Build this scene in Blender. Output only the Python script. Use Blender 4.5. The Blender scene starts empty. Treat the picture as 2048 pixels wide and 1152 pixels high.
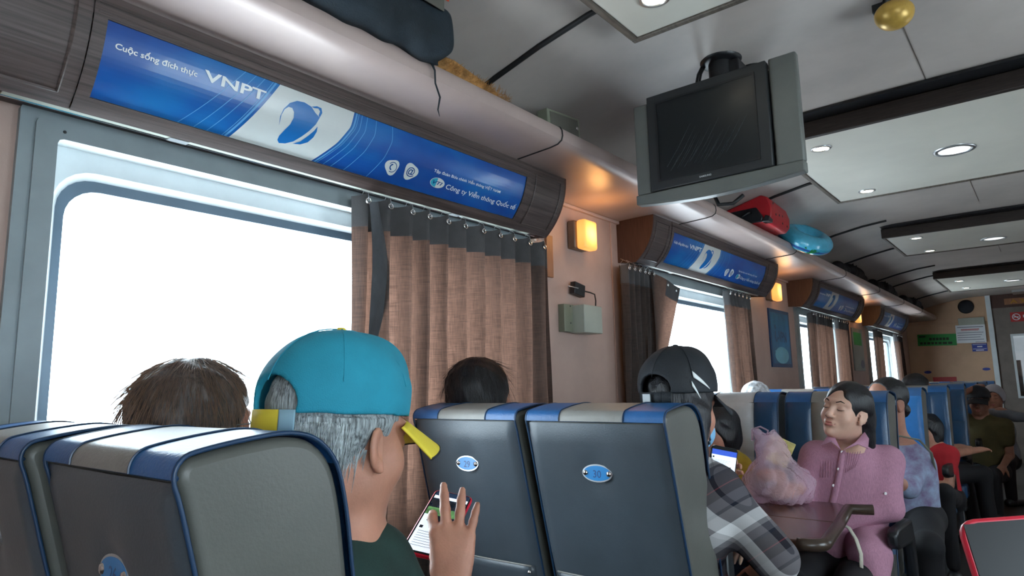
import bpy, bmesh, math, random
import numpy as np
import openvdb as vdb
from mathutils import Vector, Matrix, Euler
random.seed(7); rng = np.random.default_rng(7)
S = bpy.context.scene; C = S.collection
# ---------------------------------------------------------------- camera, sky, exposure
F, YAW, PITCH, ROLL = 1322.0, .6805, .1483, -.0210
fw = np.array([-math.sin(YAW)*math.cos(PITCH), math.cos(YAW)*math.cos(PITCH), math.sin(PITCH)])
rt = np.array([math.cos(YAW), math.sin(YAW), 0.0]); up = np.cross(rt, fw)
cR, sR = math.cos(ROLL), math.sin(ROLL)
rt, up = cR*rt + sR*up, -sR*rt + cR*up
def at(px, py, depth):
    """point of the world seen at a pixel of the photograph, at a distance along the camera axis"""
    return (fw + rt*(px-1024)/F - up*(py-576)/F)*depth
def aty(px, py, y):
    d = at(px, py, 1.0); return d*y/d[1]
def atx(px, py, x):
    d = at(px, py, 1.0); return d*x/d[0]
cam = bpy.data.cameras.new('camera'); cam.sensor_width = 36; cam.lens = 36*F/2048; cam.clip_start = .02
co = bpy.data.objects.new('camera', cam); C.objects.link(co); S.camera = co
M = Matrix.Identity(4)
for i in range(3):
    M[i][0], M[i][1], M[i][2] = rt[i], up[i], -fw[i]
co.matrix_world = M
W = bpy.data.worlds.new('overcast_sky'); S.world = W; W.use_nodes = True
bg = W.node_tree.nodes['Background']; bg.inputs[0].default_value = (.92, .97, 1.0, 1); bg.inputs[1].default_value = 11.0
vs = S.view_settings; vs.view_transform = 'Standard'; vs.look = 'None'; vs.exposure = 0.5; vs.gamma = 1; vs.use_curve_mapping = False
try:
    S.cycles.max_bounces = 8; S.cycles.transparent_max_bounces = 12; S.cycles.sample_clamp_indirect = 6; S.cycles.caustics_refractive = False; S.cycles.caustics_reflective = False
except Exception: pass

# ---------------------------------------------------------------- materials
def lin(h):
    h = h.lstrip('#'); v = [int(h[i:i+2], 16)/255 for i in (0, 2, 4)]
    return tuple((c/12.92 if c <= .04045 else ((c+.055)/1.055)**2.4) for c in v) + (1,)
def mat(name, col, rough=.5, metal=0.0, var=.08, vscale=6, bump=0.0, bscale=80, spec=.5, sub=0, emit=0, alpha=1, stretch=None, coat=0, col2=None, trans=0):
    m = bpy.data.materials.new(name); m.use_nodes = True; nt = m.node_tree; N = nt.nodes; L = nt.links
    b = N['Principled BSDF']; c = lin(col); b.inputs['Base Color'].default_value = c
    b.inputs['Roughness'].default_value = rough; b.inputs['Metallic'].default_value = metal
    b.inputs['Specular IOR Level'].default_value = spec; b.inputs['Alpha'].default_value = alpha
    b.inputs['Coat Weight'].default_value = coat; b.inputs['Coat Roughness'].default_value = .15
    if sub:
        b.inputs['Subsurface Weight'].default_value = sub; b.inputs['Subsurface Radius'].default_value = (1, .35, .2); b.inputs['Subsurface Scale'].default_value = .008
    if emit: b.inputs['Emission Color'].default_value = c; b.inputs['Emission Strength'].default_value = emit
    if trans: b.inputs['Transmission Weight'].default_value = trans
    tc = N.new('ShaderNodeTexCoord'); mp = N.new('ShaderNodeMapping'); L.new(tc.outputs['Object'], mp.inputs[0])
    if stretch: mp.inputs['Scale'].default_value = stretch
    if var or col2:
        n = N.new('ShaderNodeTexNoise'); n.inputs['Scale'].default_value = vscale; n.inputs['Detail'].default_value = 5; n.inputs['Roughness'].default_value = .6
        L.new(mp.outputs[0], n.inputs[0]); r = N.new('ShaderNodeValToRGB')
        c2 = lin(col2) if col2 else tuple(min(1, x*(1+2*var)) for x in c[:3])+(1,)
        r.color_ramp.elements[0].position = .35; r.color_ramp.elements[1].position = .66
        r.color_ramp.elements[0].color = tuple(x*(1-2*var) for x in c[:3])+(1,) if not col2 else c
        r.color_ramp.elements[1].color = c2
        L.new(n.outputs[0], r.inputs[0]); L.new(r.outputs[0], b.inputs['Base Color'])
        if emit: pass
    if bump:
        n = N.new('ShaderNodeTexNoise'); n.inputs['Scale'].default_value = bscale; n.inputs['Detail'].default_value = 3; L.new(mp.outputs[0], n.inputs[0])
        u = N.new('ShaderNodeBump'); u.inputs['Strength'].default_value = bump; u.inputs['Distance'].default_value = .003
        L.new(n.outputs[0], u.inputs['Height']); L.new(u.outputs[0], b.inputs['Normal'])
    return m
def cloth_translucent(name, col, colb):
    m = mat(name, col, .9, var=.1, vscale=3, spec=.1); nt = m.node_tree; N = nt.nodes; L = nt.links
    b = N['Principled BSDF']; tc = N['Texture Coordinate']
    w = N.new('ShaderNodeTexNoise'); mp = N.new('ShaderNodeMapping'); mp.inputs['Scale'].default_value = (12, 25, 330); L.new(tc.outputs['Object'], mp.inputs[0]); L.new(mp.outputs[0], w.inputs[0]); w.inputs['Scale'].default_value = 1; w.inputs['Detail'].default_value = 2
    w2 = N.new('ShaderNodeTexNoise'); mp2 = N.new('ShaderNodeMapping'); mp2.inputs['Scale'].default_value = (300, 420, 20); L.new(tc.outputs['Object'], mp2.inputs[0]); L.new(mp2.outputs[0], w2.inputs[0]); w2.inputs['Scale'].default_value = 1
    ad = N.new('ShaderNodeMath'); ad.operation = 'ADD'; L.new(w.outputs[0], ad.inputs[0]); L.new(w2.outputs[0], ad.inputs[1])
    r = N.new('ShaderNodeValToRGB'); r.color_ramp.elements[0].position = .75; r.color_ramp.elements[1].position = 1.25
    ad2 = N.new('ShaderNodeMath'); ad2.operation = 'MULTIPLY'; L.new(ad.outputs[0], ad2.inputs[0]); ad2.inputs[1].default_value = .5
    r.color_ramp.elements[0].position = .38; r.color_ramp.elements[1].position = .62
    cb = lin(colb); r.color_ramp.elements[0].color = tuple(x*.45 for x in cb[:3])+(1,); r.color_ramp.elements[1].color = cb; L.new(ad2.outputs[0], r.inputs[0])
    t = N.new('ShaderNodeBsdfTranslucent'); L.new(r.outputs[0], t.inputs[0])
    x = N.new('ShaderNodeMixShader'); x.inputs[0].default_value = .5; L.new(b.outputs[0], x.inputs[1]); L.new(t.outputs[0], x.inputs[2])
    L.new(x.outputs[0], N['Material Output'].inputs[0]); return m
def thin_glass(name, tint='#f4fbff', refl=.06, col=.9):
    m = bpy.data.materials.new(name); m.use_nodes = True; N = m.node_tree.nodes; L = m.node_tree.links
    N.remove(N['Principled BSDF']); t = N.new('ShaderNodeBsdfTransparent'); c = lin(tint); t.inputs[0].default_value = tuple(x*col for x in c[:3])+(1,)
    g = N.new('ShaderNodeBsdfGlossy'); g.inputs['Roughness'].default_value = .03; x = N.new('ShaderNodeMixShader'); x.inputs[0].default_value = refl
    L.new(t.outputs[0], x.inputs[1]); L.new(g.outputs[0], x.inputs[2]); L.new(x.outputs[0], N['Material Output'].inputs[0]); return m
def plaid(name):
    m = mat(name, '#4a4648', .85, var=0, spec=.1); N = m.node_tree.nodes; L = m.node_tree.links; b = N['Principled BSDF']; tc = N['Texture Coordinate']
    sp = N.new('ShaderNodeSeparateXYZ'); mp = N['Mapping']; mp.inputs['Rotation'].default_value = (0, .62, .35); L.new(mp.outputs[0], sp.inputs[0])
    def band(out, scale, ramp, off=0.0):
        a = N.new('ShaderNodeMath'); a.operation = 'MULTIPLY_ADD'; a.inputs[1].default_value = scale; a.inputs[2].default_value = off; L.new(out, a.inputs[0])
        f = N.new('ShaderNodeMath'); f.operation = 'FRACT'; L.new(a.outputs[0], f.inputs[0])
        r = N.new('ShaderNodeValToRGB'); r.color_ramp.interpolation = 'CONSTANT'; e = r.color_ramp.elements
        e[0].position = ramp[0][0]; e[0].color = lin(ramp[0][1]); e[1].position = ramp[1][0]; e[1].color = lin(ramp[1][1])
        for p, c in ramp[2:]:
            k = e.new(p); k.color = lin(c)
        L.new(f.outputs[0], r.inputs[0]); return r.outputs[0]
    R_ = [(0, '#dcdcdc'), (.16, '#6a676a'), (.30, '#6a676a'), (.32, '#20222c'), (.36, '#56545a'), (.5, '#2a2629'), (.62, '#7a3a3c'), (.635, '#2a2629'), (.78, '#20222c'), (.82, '#57555a'), (.93, '#8a888a')]
    a = band(sp.outputs[0], 5.5, R_); c = band(sp.outputs[2], 5.5, R_, .3)
    mx = N.new('ShaderNodeMix'); mx.data_type = 'RGBA'; mx.inputs[0].default_value = .5; L.new(a, mx.inputs[6]); L.new(c, mx.inputs[7]); L.new(mx.outputs[2], b.inputs['Base Color']); return m

m_ = {}
def MT(k, *a, **kw): m_[k] = mat(k, *a, **kw)
MT('wall_laminate', '#b59b90', .55, var=.05, vscale=2.5, bump=.15, bscale=300)
MT('end_laminate', '#c3a080', .5, var=.06, vscale=2, bump=.05)
MT('ceiling_laminate', '#b6ada6', .5, var=.07, vscale=1.6)
MT('ceiling_panel', '#d6d2c6', .4, var=.03, vscale=2)
MT('panel_trim', '#5d554c', .5, var=.15, stretch=(20, 2, 20))
MT('beam_wood', '#2b2320', .5, var=.2, stretch=(2, 30, 30))
MT('black_rubber', '#17181a', .6, var=0)
MT('black_plastic', '#16181b', .4, var=.1)
MT('rack_metal', '#b8a49d', .36, metal=.12, var=.04, vscale=3)
MT('walnut', '#4f4340', .42, var=.22, vscale=3, stretch=(18, .8, 40), bump=.2, bscale=30)
MT('walnut_side', '#47302a', .45, var=.15, vscale=4, stretch=(60, 4, 2))
MT('window_frame', '#8b969a', .4, var=.06, vscale=4)
MT('window_light', '#d4dde0', .4, var=.03)
MT('gasket', '#5f7486', .35, var=.05)
MT('aluminium', '#c9ccce', .3, metal=.8, var=.03)
MT('chrome', '#dddddd', .15, metal=1, var=0)
MT('white_print', '#e9eeee', .35, var=.02)
MT('ad_white', '#d3d8d6', .3, var=.02, coat=.2)
MT('logo_blue', '#1c6fb8', .25, var=.03)
MT('logo_dark', '#174a86', .25, var=0)
MT('logo_teal', '#35a8c4', .25, var=0)
MT('ad_line', '#5fa3d6', .3, var=0)
MT('seat_back', '#49525a', .36, var=.06, vscale=4, bump=.12, bscale=220)
MT('seat_side', '#595a55', .42, var=.06, vscale=4, bump=.1, bscale=200)
MT('seat_grey', '#8d8b86', .4, var=.07, vscale=5, bump=.25, bscale=200)
MT('seat_white', '#c9cdd0', .4, var=.05, vscale=5, bump=.25, bscale=200)
MT('seat_blue', '#1c4468', .33, var=.1, vscale=5, bump=.3, bscale=180)
MT('seat_light_blue', '#2c74b8', .4, var=.1, vscale=5, bump=.3, bscale=180)
MT('trim_blue', '#2b6199', .38, var=.08, vscale=6, bump=.25, bscale=200)
MT('piping_blue', '#1b3857', .4, var=0)
MT('stitch', '#b9bcbc', .6, var=0)
MT('plate_blue', '#2a86c8', .3, var=.03)
MT('plate_digit', '#1d4e84', .4, var=0)
MT('floor_vinyl', '#3d3a38', .5, var=.12, vscale=7)
MT('lower_wall', '#6f665f', .6, var=.08)
MT('table_wood', '#4c342b', .22, var=.2, vscale=3, stretch=(2, 14, 14), coat=.3)
MT('table_edge', '#3d3128', .3, var=.1)
MT('tv_silver', '#686b67', .4, metal=.2, var=.04, bump=.2, bscale=500)
MT('tv_bezel', '#26282a', .45, var=.05)
MT('tv_text', '#cfd2d2', .4, var=0)
MT('sconce_base', '#7a6250', .4, var=.05)
MT('box_grey', '#a7ab9f', .5, var=.04)
MT('box_side', '#7c806f', .5, var=.04)
MT('door_grey', '#716962', .45, var=.06)
MT('wood_strip', '#9a6a4c', .5, var=.12, stretch=(30, 30, 2))
MT('paper_white', '#dfe3e8', .6, var=.02)
MT('print_grey', '#7d8492', .6, var=0)
MT('print_red', '#b8403f', .6, var=0)
MT('sign_green', '#1f9440', .5, var=.04)
MT('sign_ink', '#123a1e', .6, var=0)
MT('sign_blue', '#2a3f9a', .5, var=0)
MT('sign_red', '#b02a2c', .5, var=0)
MT('gold', '#b98b3a', .3, metal=.6, var=.05)
MT('gold_ball', '#c8a24e', .35, metal=.3, var=.12, vscale=12)
MT('poster_blue', '#1d6f9e', .3, var=.25, vscale=2.5, coat=.4)
MT('poster_navy', '#133a66', .3, var=.05)
MT('poster_pale', '#6fb3c8', .3, var=.05)
MT('poster_grey', '#7d8a88', .35, var=.08)
MT('skin_tan', '#b5806a', .5, var=.07, vscale=14, sub=.12, bump=.2, bscale=260)
MT('skin_pale', '#d2a893', .5, var=.05, vscale=14, sub=.12, bump=.12, bscale=260)
MT('skin_brown', '#8f6250', .5, var=.06, vscale=14, sub=.1, bump=.15, bscale=260)
MT('lip', '#b46a64', .4, var=.04)
MT('nail', '#dba998', .25, var=.02)
MT('brow', '#2a201d', .8, var=0)
MT('hair_black', '#15151a', .42, var=.3, vscale=30, stretch=(6, 6, .7), bump=.8, bscale=60)
MT('hair_grey', '#8c9496', .55, var=.35, vscale=40, stretch=(6, 6, .5), bump=.8, bscale=60)
MT('hair_white', '#c9ccd0', .55, var=.2, vscale=40, bump=.8, bscale=60)
MT('hair_auburn', '#54463f', .45, var=.3, vscale=30, stretch=(5, 5, 1), bump=.9, bscale=50)
MT('strand_auburn', '#8a6a55', .4, var=.2)
MT('strand_grey', '#aab2b4', .45, var=.25, vscale=60)
MT('strand_black', '#131318', .35, var=.2)
MT('cap_teal', '#1f8fa8', .8, var=.05, vscale=8, bump=.4, bscale=500)
MT('cap_yellow', '#e2cc3e', .7, var=.05)
MT('cap_navy', '#1a2027', .7, var=.12, vscale=8, bump=.4, bscale=300)
MT('cap_pale', '#8db0c0', .7, var=.03)
MT('shirt_green', '#16302b', .85, var=.15, bump=.3, bscale=300)
MT('shirt_pink', '#b58399', .85, var=.07, vscale=90, stretch=(4, 4, .6), bump=.4, bscale=300)
MT('shirt_print', '#9fb0cc', .8, var=0, vscale=16, col2='#7f6f92')
MT('shirt_red', '#b5202a', .85, var=.08)
MT('shirt_yellow', '#b3972f', .85, var=.1)
MT('shirt_olive', '#4c4426', .85, var=.1)
MT('shirt_grey', '#7d838c', .85, var=.08)
MT('shirt_dark', '#23262b', .85, var=.08)
MT('hood_white', '#b9bcc6', .8, var=.05)
MT('trouser_black', '#121318', .8, var=.1)
MT('lace', '#c9c4b4', .8, var=.1, bump=.8, bscale=160)
MT('button', '#e6e2e6', .3, var=0)
MT('red_case', '#d0223c', .3, var=.03)
MT('phone_black', '#101214', .3, var=0, spec=.25)
MT('bag_navy', '#18242c', .75, var=.12, vscale=12, bump=.5, bscale=250)
MT('bag_black', '#14151a', .7, var=.12, bump=.5, bscale=120)
MT('bag_green', '#5d7a3a', .6, var=.08)
MT('orange_strip', '#d8502c', .6, var=.03)
MT('grey_tape', '#5c5a52', .6, var=.05)
MT('straw', '#b08048', .8, var=.2, vscale=40)
MT('case_red', '#b41e28', .4, var=.06)
MT('case_black', '#1d2024', .35, var=.06)
MT('ring_blue', '#4fb3d3', .25, var=.06, vscale=14, coat=.3)
MT('ring_green', '#2d8b4a', .4, var=0)
MT('ring_navy', '#2a5aa0', .4, var=0)
MT('bread', '#c0906a', .7, var=.15, vscale=20)
MT('packet_yellow', '#c9c07a', .4, var=.15, vscale=20)
MT('mask_blue', '#7fb8e0', .7, var=.02)
MT('shoe_white', '#b8bcc2', .6, var=.05)
MT('screen_white', '#dfe8f2', .3, var=0, emit=.55)
MT('screen_blue', '#2c50b8', .3, var=0, emit=.6)
MT('screen_dark', '#1b2330', .2, var=.3, vscale=60, emit=.05)
MT('screen_photo', '#8a6a58', .3, var=.35, vscale=90, emit=.15)
MT('screen_green', '#5d8a52', .3, var=.5, vscale=50, emit=.2)
MT('seat_steel', '#6b6e70', .35, metal=.7, var=.05)
MT('vestibule_glow', '#d9dce0', .5, var=.03, emit=.45)  # emission stands in for daylight on the vestibule wall
m_['curtain'] = cloth_translucent('curtain_weave', '#5b5350', '#6a4d40')
m_['curtain_dark'] = mat('curtain_lining', '#45484c', .8, var=.12, bump=.3, bscale=300)
m_['curtain_band'] = mat('curtain_band', '#4b4a4b', .85, var=.1, bump=.3, bscale=300)
m_['glass'] = thin_glass('window_glass')
m_['door_glass'] = thin_glass('door_glass', refl=.12)
m_['plaid'] = plaid('plaid_cotton')
m_['lamp_warm'] = mat('lamp_shade', '#ff9a2e', .35, var=0, emit=1)
def _glow():
    N = m_['lamp_warm'].node_tree.nodes; L = m_['lamp_warm'].node_tree.links; g = N.new('ShaderNodeVectorMath'); g.operation = 'DISTANCE'; g.inputs[1].default_value = (.09, -.08, -.02); L.new(N['Texture Coordinate'].outputs['Object'], g.inputs[0])
    r = N.new('ShaderNodeValToRGB'); e = r.color_ramp.elements; e[0].position = .012; e[0].color = (1, .72, .28, 1); e[1].position = .15; e[1].color = (.30, .09, .015, 1); k = e.new(.06); k.color = (.85, .36, .08, 1); L.new(g.outputs['Value'], r.inputs[0]); L.new(r.outputs[0], N['Principled BSDF'].inputs['Emission Color']); N['Principled BSDF'].inputs['Emission Strength'].default_value = 1.25; N['Principled BSDF'].inputs['Base Color'].default_value = (.35, .17, .06, 1)
_glow()
m_['lamp_core'] = mat('lamp_core', '#ffe7a8', .5, var=0, emit=7)
m_['spot_glow'] = mat('spot_glow', '#fff3d8', .5, var=0, emit=9)
m_['spot_dim'] = mat('spot_dim', '#e8ecec', .3, var=.3, vscale=90, emit=1.0)
# glossy screen of the television
m_['tv_screen'] = mat('tv_screen', '#15191c', .32, var=0)
# blue advertisement print
def ad_mat():
    m = bpy.data.materials.new('ad_print'); m.use_nodes = True; N = m.node_tree.nodes; L = m.node_tree.links; b = N['Principled BSDF']
    b.inputs['Roughness'].default_value = .3; b.inputs['Coat Weight'].default_value = .22; b.inputs['Coat Roughness'].default_value = .06
    tc = N.new('ShaderNodeTexCoord'); n = N.new('ShaderNodeTexNoise'); mp = N.new('ShaderNodeMapping'); mp.inputs['Scale'].default_value = (3, 1.6, 3); L.new(tc.outputs['Object'], mp.inputs[0]); L.new(mp.outputs[0], n.inputs[0]); n.inputs['Scale'].default_value = 1.4; n.inputs['Detail'].default_value = 3
    r = N.new('ShaderNodeValToRGB'); e = r.color_ramp.elements; e[0].position = .3; e[0].color = lin('#123a86'); e[1].position = .7; e[1].color = lin('#1a7fc2'); k = e.new(.5); k.color = lin('#1556a6')
    L.new(n.outputs[0], r.inputs[0]); L.new(r.outputs[0], b.inputs['Base Color']); return m
m_['ad_print'] = ad_mat()

# ---------------------------------------------------------------- mesh builders
LOC = {}
def link(name, me, parent=None, world=False):
    o = bpy.data.objects.new(name, me); C.objects.link(o)
    if parent is not None:
        o.parent = parent
        if world:
            q = parent; off = Vector((0, 0, 0))
            while q is not None: off += q.location; q = q.parent
            me.transform(Matrix.Translation(-off))
    return o
class MB:
    def __init__(s): s.v = []; s.f = []; s.mi = []
    def add(s, V, Fc, mi=0):
        k = len(s.v); s.v += [tuple(map(float, p)) for p in V]; s.f += [tuple(i+k for i in f) for f in Fc]; s.mi += [mi]*len(Fc); return s
    def box(s, lo, hi, mi=0, R=None):
        x0, y0, z0 = lo; x1, y1, z1 = hi
        V = [(x0, y0, z0), (x1, y0, z0), (x1, y1, z0), (x0, y1, z0), (x0, y0, z1), (x1, y0, z1), (x1, y1, z1), (x0, y1, z1)]
        if R is not None: V = [R @ Vector(p) for p in V]
        return s.add(V, [(0, 3, 2, 1), (4, 5, 6, 7), (0, 1, 5, 4), (1, 2, 6, 5), (2, 3, 7, 6), (3, 0, 4, 7)], mi)
    def ext(s, prof, a0, a1, axis='y', mi=0, caps=True):
        """closed profile extruded: prof in (x,z) for axis y; (y,z) for axis x; (x,y) for axis z"""
        n = len(prof)
        def P(p, a): return (p[0], a, p[1]) if axis == 'y' else ((a, p[0], p[1]) if axis == 'x' else (p[0], p[1], a))
        V = [P(p, a0) for p in prof]+[P(p, a1) for p in prof]
        Fc = [(i, (i+1) % n, n+(i+1) % n, n+i) for i in range(n)]
        if caps: Fc += [tuple(range(n))[::-1], tuple(range(n, 2*n))]
        return s.add(V, Fc, mi)
    def tube(s, pts, r, n=8, mi=0, closed=False, flat=1.0):
        pts = [Vector(p) for p in pts]; m = len(pts); rs = r if isinstance(r, (list, tuple)) else [r]*m
        t0 = (pts[1]-pts[0]).normalized(); a = Vector((0, 0, 1)) if abs(t0.z) < .9 else Vector((1, 0, 0)); nrm = t0.cross(a).normalized()
        V = []
        for i, p in enumerate(pts):
            if closed: t = (pts[(i+1) % m]-pts[i-1]).normalized()
            else: t = (pts[min(i+1, m-1)]-pts[max(i-1, 0)]).normalized()
            nrm = (nrm-t*nrm.dot(t)).normalized(); bn = t.cross(nrm)
            for k in range(n):
                q = 2*math.pi*k/n; V.append(p+(nrm*math.cos(q)+bn*math.sin(q)*flat)*rs[i])
        Fc = []
        for i in range(m if closed else m-1):
            j = (i+1) % m
            for k in range(n): Fc.append((i*n+k, i*n+(k+1) % n, j*n+(k+1) % n, j*n+k))
        if not closed: Fc += [tuple(range(n))[::-1], tuple(range((m-1)*n, m*n))]
        return s.add(V, Fc, mi)
    def grid(s, fn, nu, nv, mi=0, closeu=False, mif=None):
        k = len(s.v)
        for i in range(nu+(0 if closeu else 1)):
            for j in range(nv+1): s.v.append(tuple(map(float, fn(i/nu, j/nv))))
        w = nv+1; nn = nu if closeu else nu+1
        for i in range(nu):
            for j in range(nv):
                a = k+i*w+j; b = k+((i+1) % nn)*w+j; s.f.append((a, b, b+1, a+1)); s.mi.append(mi if mif is None else mif((i+.5)/nu, (j+.5)/nv))
        return s
    def lathe(s, c, prof, n=24, axis='z', mi=0, R=None):
        """prof: (radius, height)"""
        def P(r, h, q):
            v = Vector((r*math.cos(q), r*math.sin(q), h)) if axis == 'z' else (Vector((h, r*math.cos(q), r*math.sin(q))) if axis == 'x' else Vector((r*math.cos(q), h, r*math.sin(q))))
            if R is not None: v = R @ v
            return v+Vector(c)
        m = len(prof); V = [P(r, h, 2*math.pi*k/n) for r, h in prof for k in range(n)]
        Fc = [(i*n+k, i*n+(k+1) % n, (i+1)*n+(k+1) % n, (i+1)*n+k) for i in range(m-1) for k in range(n)]
        return s.add(V, Fc, mi)
    def build(s, name, mats, parent=None, world=False, smooth=False, bevel=0, seg=2, sub=0, recalc=True, kind=None, label=None, solid=0, ang=40):
        me = bpy.data.meshes.new(name); me.from_pydata(s.v, [], s.f)
        if not isinstance(mats, (list, tuple)): mats = [mats]
        for q in mats: me.materials.append(m_[q] if isinstance(q, str) else q)
        me.polygons.foreach_set('material_index', s.mi)
        if recalc:
            bm = bmesh.new(); bm.from_mesh(me); bmesh.ops.recalc_face_normals(bm, faces=bm.faces); bm.to_mesh(me); bm.free()
        o = link(name, me, parent, world)
        if solid: q = o.modifiers.new('t', 'SOLIDIFY'); q.thickness = solid; q.offset = 0
        if bevel: q = o.modifiers.new('b', 'BEVEL'); q.width = bevel; q.segments = seg; q.limit_method = 'ANGLE'; q.angle_limit = math.radians(ang); q.harden_normals = False
        if sub: q = o.modifiers.new('s', 'SUBSURF'); q.levels = q.render_levels = sub
        if smooth or bevel or sub: me.shade_smooth() if smooth else me.set_sharp_from_angle(angle=math.radians(40)); 
        if (smooth or bevel or sub): 
            me.polygons.foreach_set('use_smooth', [True]*len(me.polygons))
            if not smooth: me.set_sharp_from_angle(angle=math.radians(40))
        if kind: o['kind'] = kind
        if label: o['label'] = label
        return o
def tag(o, label, cat, group=None, kind=None):
    o['label'] = label; o['category'] = cat
    if group: o['group'] = group
    if kind: o['kind'] = kind
    return o
def thing(name, label, cat, loc=(0, 0, 0), rz=0, group=None):
    o = bpy.data.objects.new(name, None); C.objects.link(o); o.location = Vector([float(x) for x in loc]); o.rotation_euler = (0, 0, rz); o.empty_display_size = .1
    return tag(o, label, cat, group)
def struct(o): o['kind'] = 'structure'; return o
KIDS = {}
def dup(o, parent=None):
    c = o.copy(); C.objects.link(c)
    if parent is not None: c.parent = parent
    for ch in [x for x in bpy.data.objects if x.parent == o and x.name not in ('',)]:
        dup(ch, c)
    return c

# signed distance modelling -----------------------------------------------------------
class SDF:
    def __init__(s, lo, hi, h):
        s.lo = np.array(lo, float); s.h = h; s.n = np.ceil((np.array(hi, float)-s.lo)/h).astype(int)+1; s.d = np.full(s.n, .06, np.float32)
    def sub(s, lo, hi):
        a = np.clip(np.floor((lo-s.lo)/s.h).astype(int), 0, s.n-1); b = np.clip(np.ceil((hi-s.lo)/s.h).astype(int)+1, 1, s.n)
        if (b <= a).any(): return None
        g = [(s.lo[i]+s.h*np.arange(a[i], b[i])).astype(np.float32) for i in range(3)]
        return (slice(a[0], b[0]), slice(a[1], b[1]), slice(a[2], b[2])), g[0][:, None, None], g[1][None, :, None], g[2][None, None, :]
    def op(s, sl, d, k, mode):
        o = s.d[sl]
        if mode == 'u':
            if k <= 0: s.d[sl] = np.minimum(o, d)
            else:
                h = np.clip(k-np.abs(o-d), 0, None)/k; s.d[sl] = np.minimum(o, d)-h*h*k*.25
        elif mode == 's':
            d = -d
            h = np.clip(k-np.abs(o-d), 0, None)/max(k, 1e-6); s.d[sl] = np.maximum(o, d)+h*h*k*.25
        elif mode == 'i': s.d[sl] = np.maximum(o, d)
    def cone(s, a, b, ra, rb, k=.02, mode='u', sq=None):
        a = np.array(a, float); b = np.array(b, float); m = max(ra, rb)+k+.012
        r = s.sub(np.minimum(a, b)-m, np.maximum(a, b)+m)
        if r is None: return s
        sl, X, Y, Z = r; ab = b-a; L2 = max(float(ab@ab), 1e-9)
        t = np.clip(((X-a[0])*ab[0]+(Y-a[1])*ab[1]+(Z-a[2])*ab[2])/L2, 0, 1)
        d = np.sqrt((X-a[0]-t*ab[0])**2+(Y-a[1]-t*ab[1])**2+(Z-a[2]-t*ab[2])**2)-(ra+(rb-ra)*t)
        s.op(sl, d, k, mode); return s
    def ell(s, c, r, k=.02, R=None, mode='u'):
        c = np.array(c, float); r = np.array(r, float); m = r.max()+k+.012
        q = s.sub(c-m, c+m)
        if q is None: return s
        sl, X, Y, Z = q; X = X-c[0]; Y = Y-c[1]; Z = Z-c[2]
        if R is not None:   # columns of R = local axes in world
            X, Y, Z = (X*R[0, i]+Y*R[1, i]+Z*R[2, i] for i in range(3))
        k0 = np.sqrt((X/r[0])**2+(Y/r[1])**2+(Z/r[2])**2); k1 = np.sqrt((X/r[0]**2)**2+(Y/r[1]**2)**2+(Z/r[2]**2)**2)+1e-6
        s.op(sl, k0*(k0-1)/k1, k, mode); return s
    def chain(s, pts, rs, k=.02, mode='u'):
        for i in range(len(pts)-1): s.cone(pts[i], pts[i+1], rs[i], rs[i+1], k, mode)
        return s
    def cut(s, p, n, soft=0):
        """keep the side the normal points away from"""
        n = np.array(n, float); n /= np.linalg.norm(n); p = np.array(p, float)
        g = [(s.lo[i]+s.h*np.arange(s.n[i])).astype(np.float32) for i in range(3)]
        d = (g[0][:, None, None]-p[0])*n[0]+(g[1][None, :, None]-p[1])*n[1]+(g[2][None, None, :]-p[2])*n[2]
        s.d = np.maximum(s.d, d.astype(np.float32)); return s
    def field(s, fn):
        g = [(s.lo[i]+s.h*np.arange(s.n[i])).astype(np.float32) for i in range(3)]
        s.d = s.d+fn(g[0][:, None, None], g[1][None, :, None], g[2][None, None, :]).astype(np.float32); return s
    def mesh(s, name, mt, parent=None, world=True, kind=None, relax=0):
        g = vdb.FloatGrid(background=.06); g.copyFromArray(np.ascontiguousarray(s.d))
        P, T, Q = g.convertToPolygons(isovalue=0.0, adaptivity=0.0)
        P = P*s.h+s.lo
        # keep only the main bodies, drop slivers
        me = bpy.data.meshes.new(name)
        me.from_pydata(P.tolist(), [], [tuple(int(v) for v in q) for q in Q]+[tuple(int(v) for v in t) for t in T]); me.update()
        me.flip_normals() if hasattr(me, 'flip_normals') else None
        me.polygons.foreach_set('use_smooth', [True]*len(me.polygons)); me.materials.append(m_[mt] if isinstance(mt, str) else mt)
        o = link(name, me, parent, world)
        if kind: o['kind'] = kind
        if relax:
            q = o.modifiers.new('r', 'SMOOTH'); q.iterations = relax; q.factor = .5
        return o
def rotm(yaw=0, pitch=0, roll=0):
    """local +Y = facing; yaw about z, pitch > 0 looks up, roll > 0 tilts to own left"""
    return np.array(Euler((0, 0, yaw)).to_matrix() @ Euler((pitch, 0, 0)).to_matrix() @ Euler((0, -roll, 0)).to_matrix())
# ================================================================= the coach
XL, XR, YB, YE, ZF, ZC = -1.78, 1.22, -1.7, 12.3, -1.25, 1.22
WIN = [(.485, 2.27), (3.44, 4.86), (6.33, 7.85), (9.26, 10.95)]; WZ0, WZ1 = -.42, .60
def wall_with_holes(name, x0, x1, holes, z0=ZF, z1=1.15, y0=YB, y1=YE, m='wall_laminate'):
    b = MB(); y = y0
    for (a, c) in holes:
        a -= .004; c += .004
        b.box((x0, y, z0), (x1, a, z1)); b.box((x0, a, z0), (x1, c, WZ0-.004)); b.box((x0, a, WZ1+.004), (x1, c, z1)); y = c
    b.box((x0, y, z0), (x1, y1, z1)); return struct(b.build(name, m, recalc=True))
wall_with_holes('wall_left', XL-.09, XL, WIN)
RW = [(-1.1, .4), (1.6, 2.6), (4.7, 5.2)]  # unseen windows, placed and sized for the light they let in
wall_with_holes('wall_right', XR, XR+.09, RW)
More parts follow.
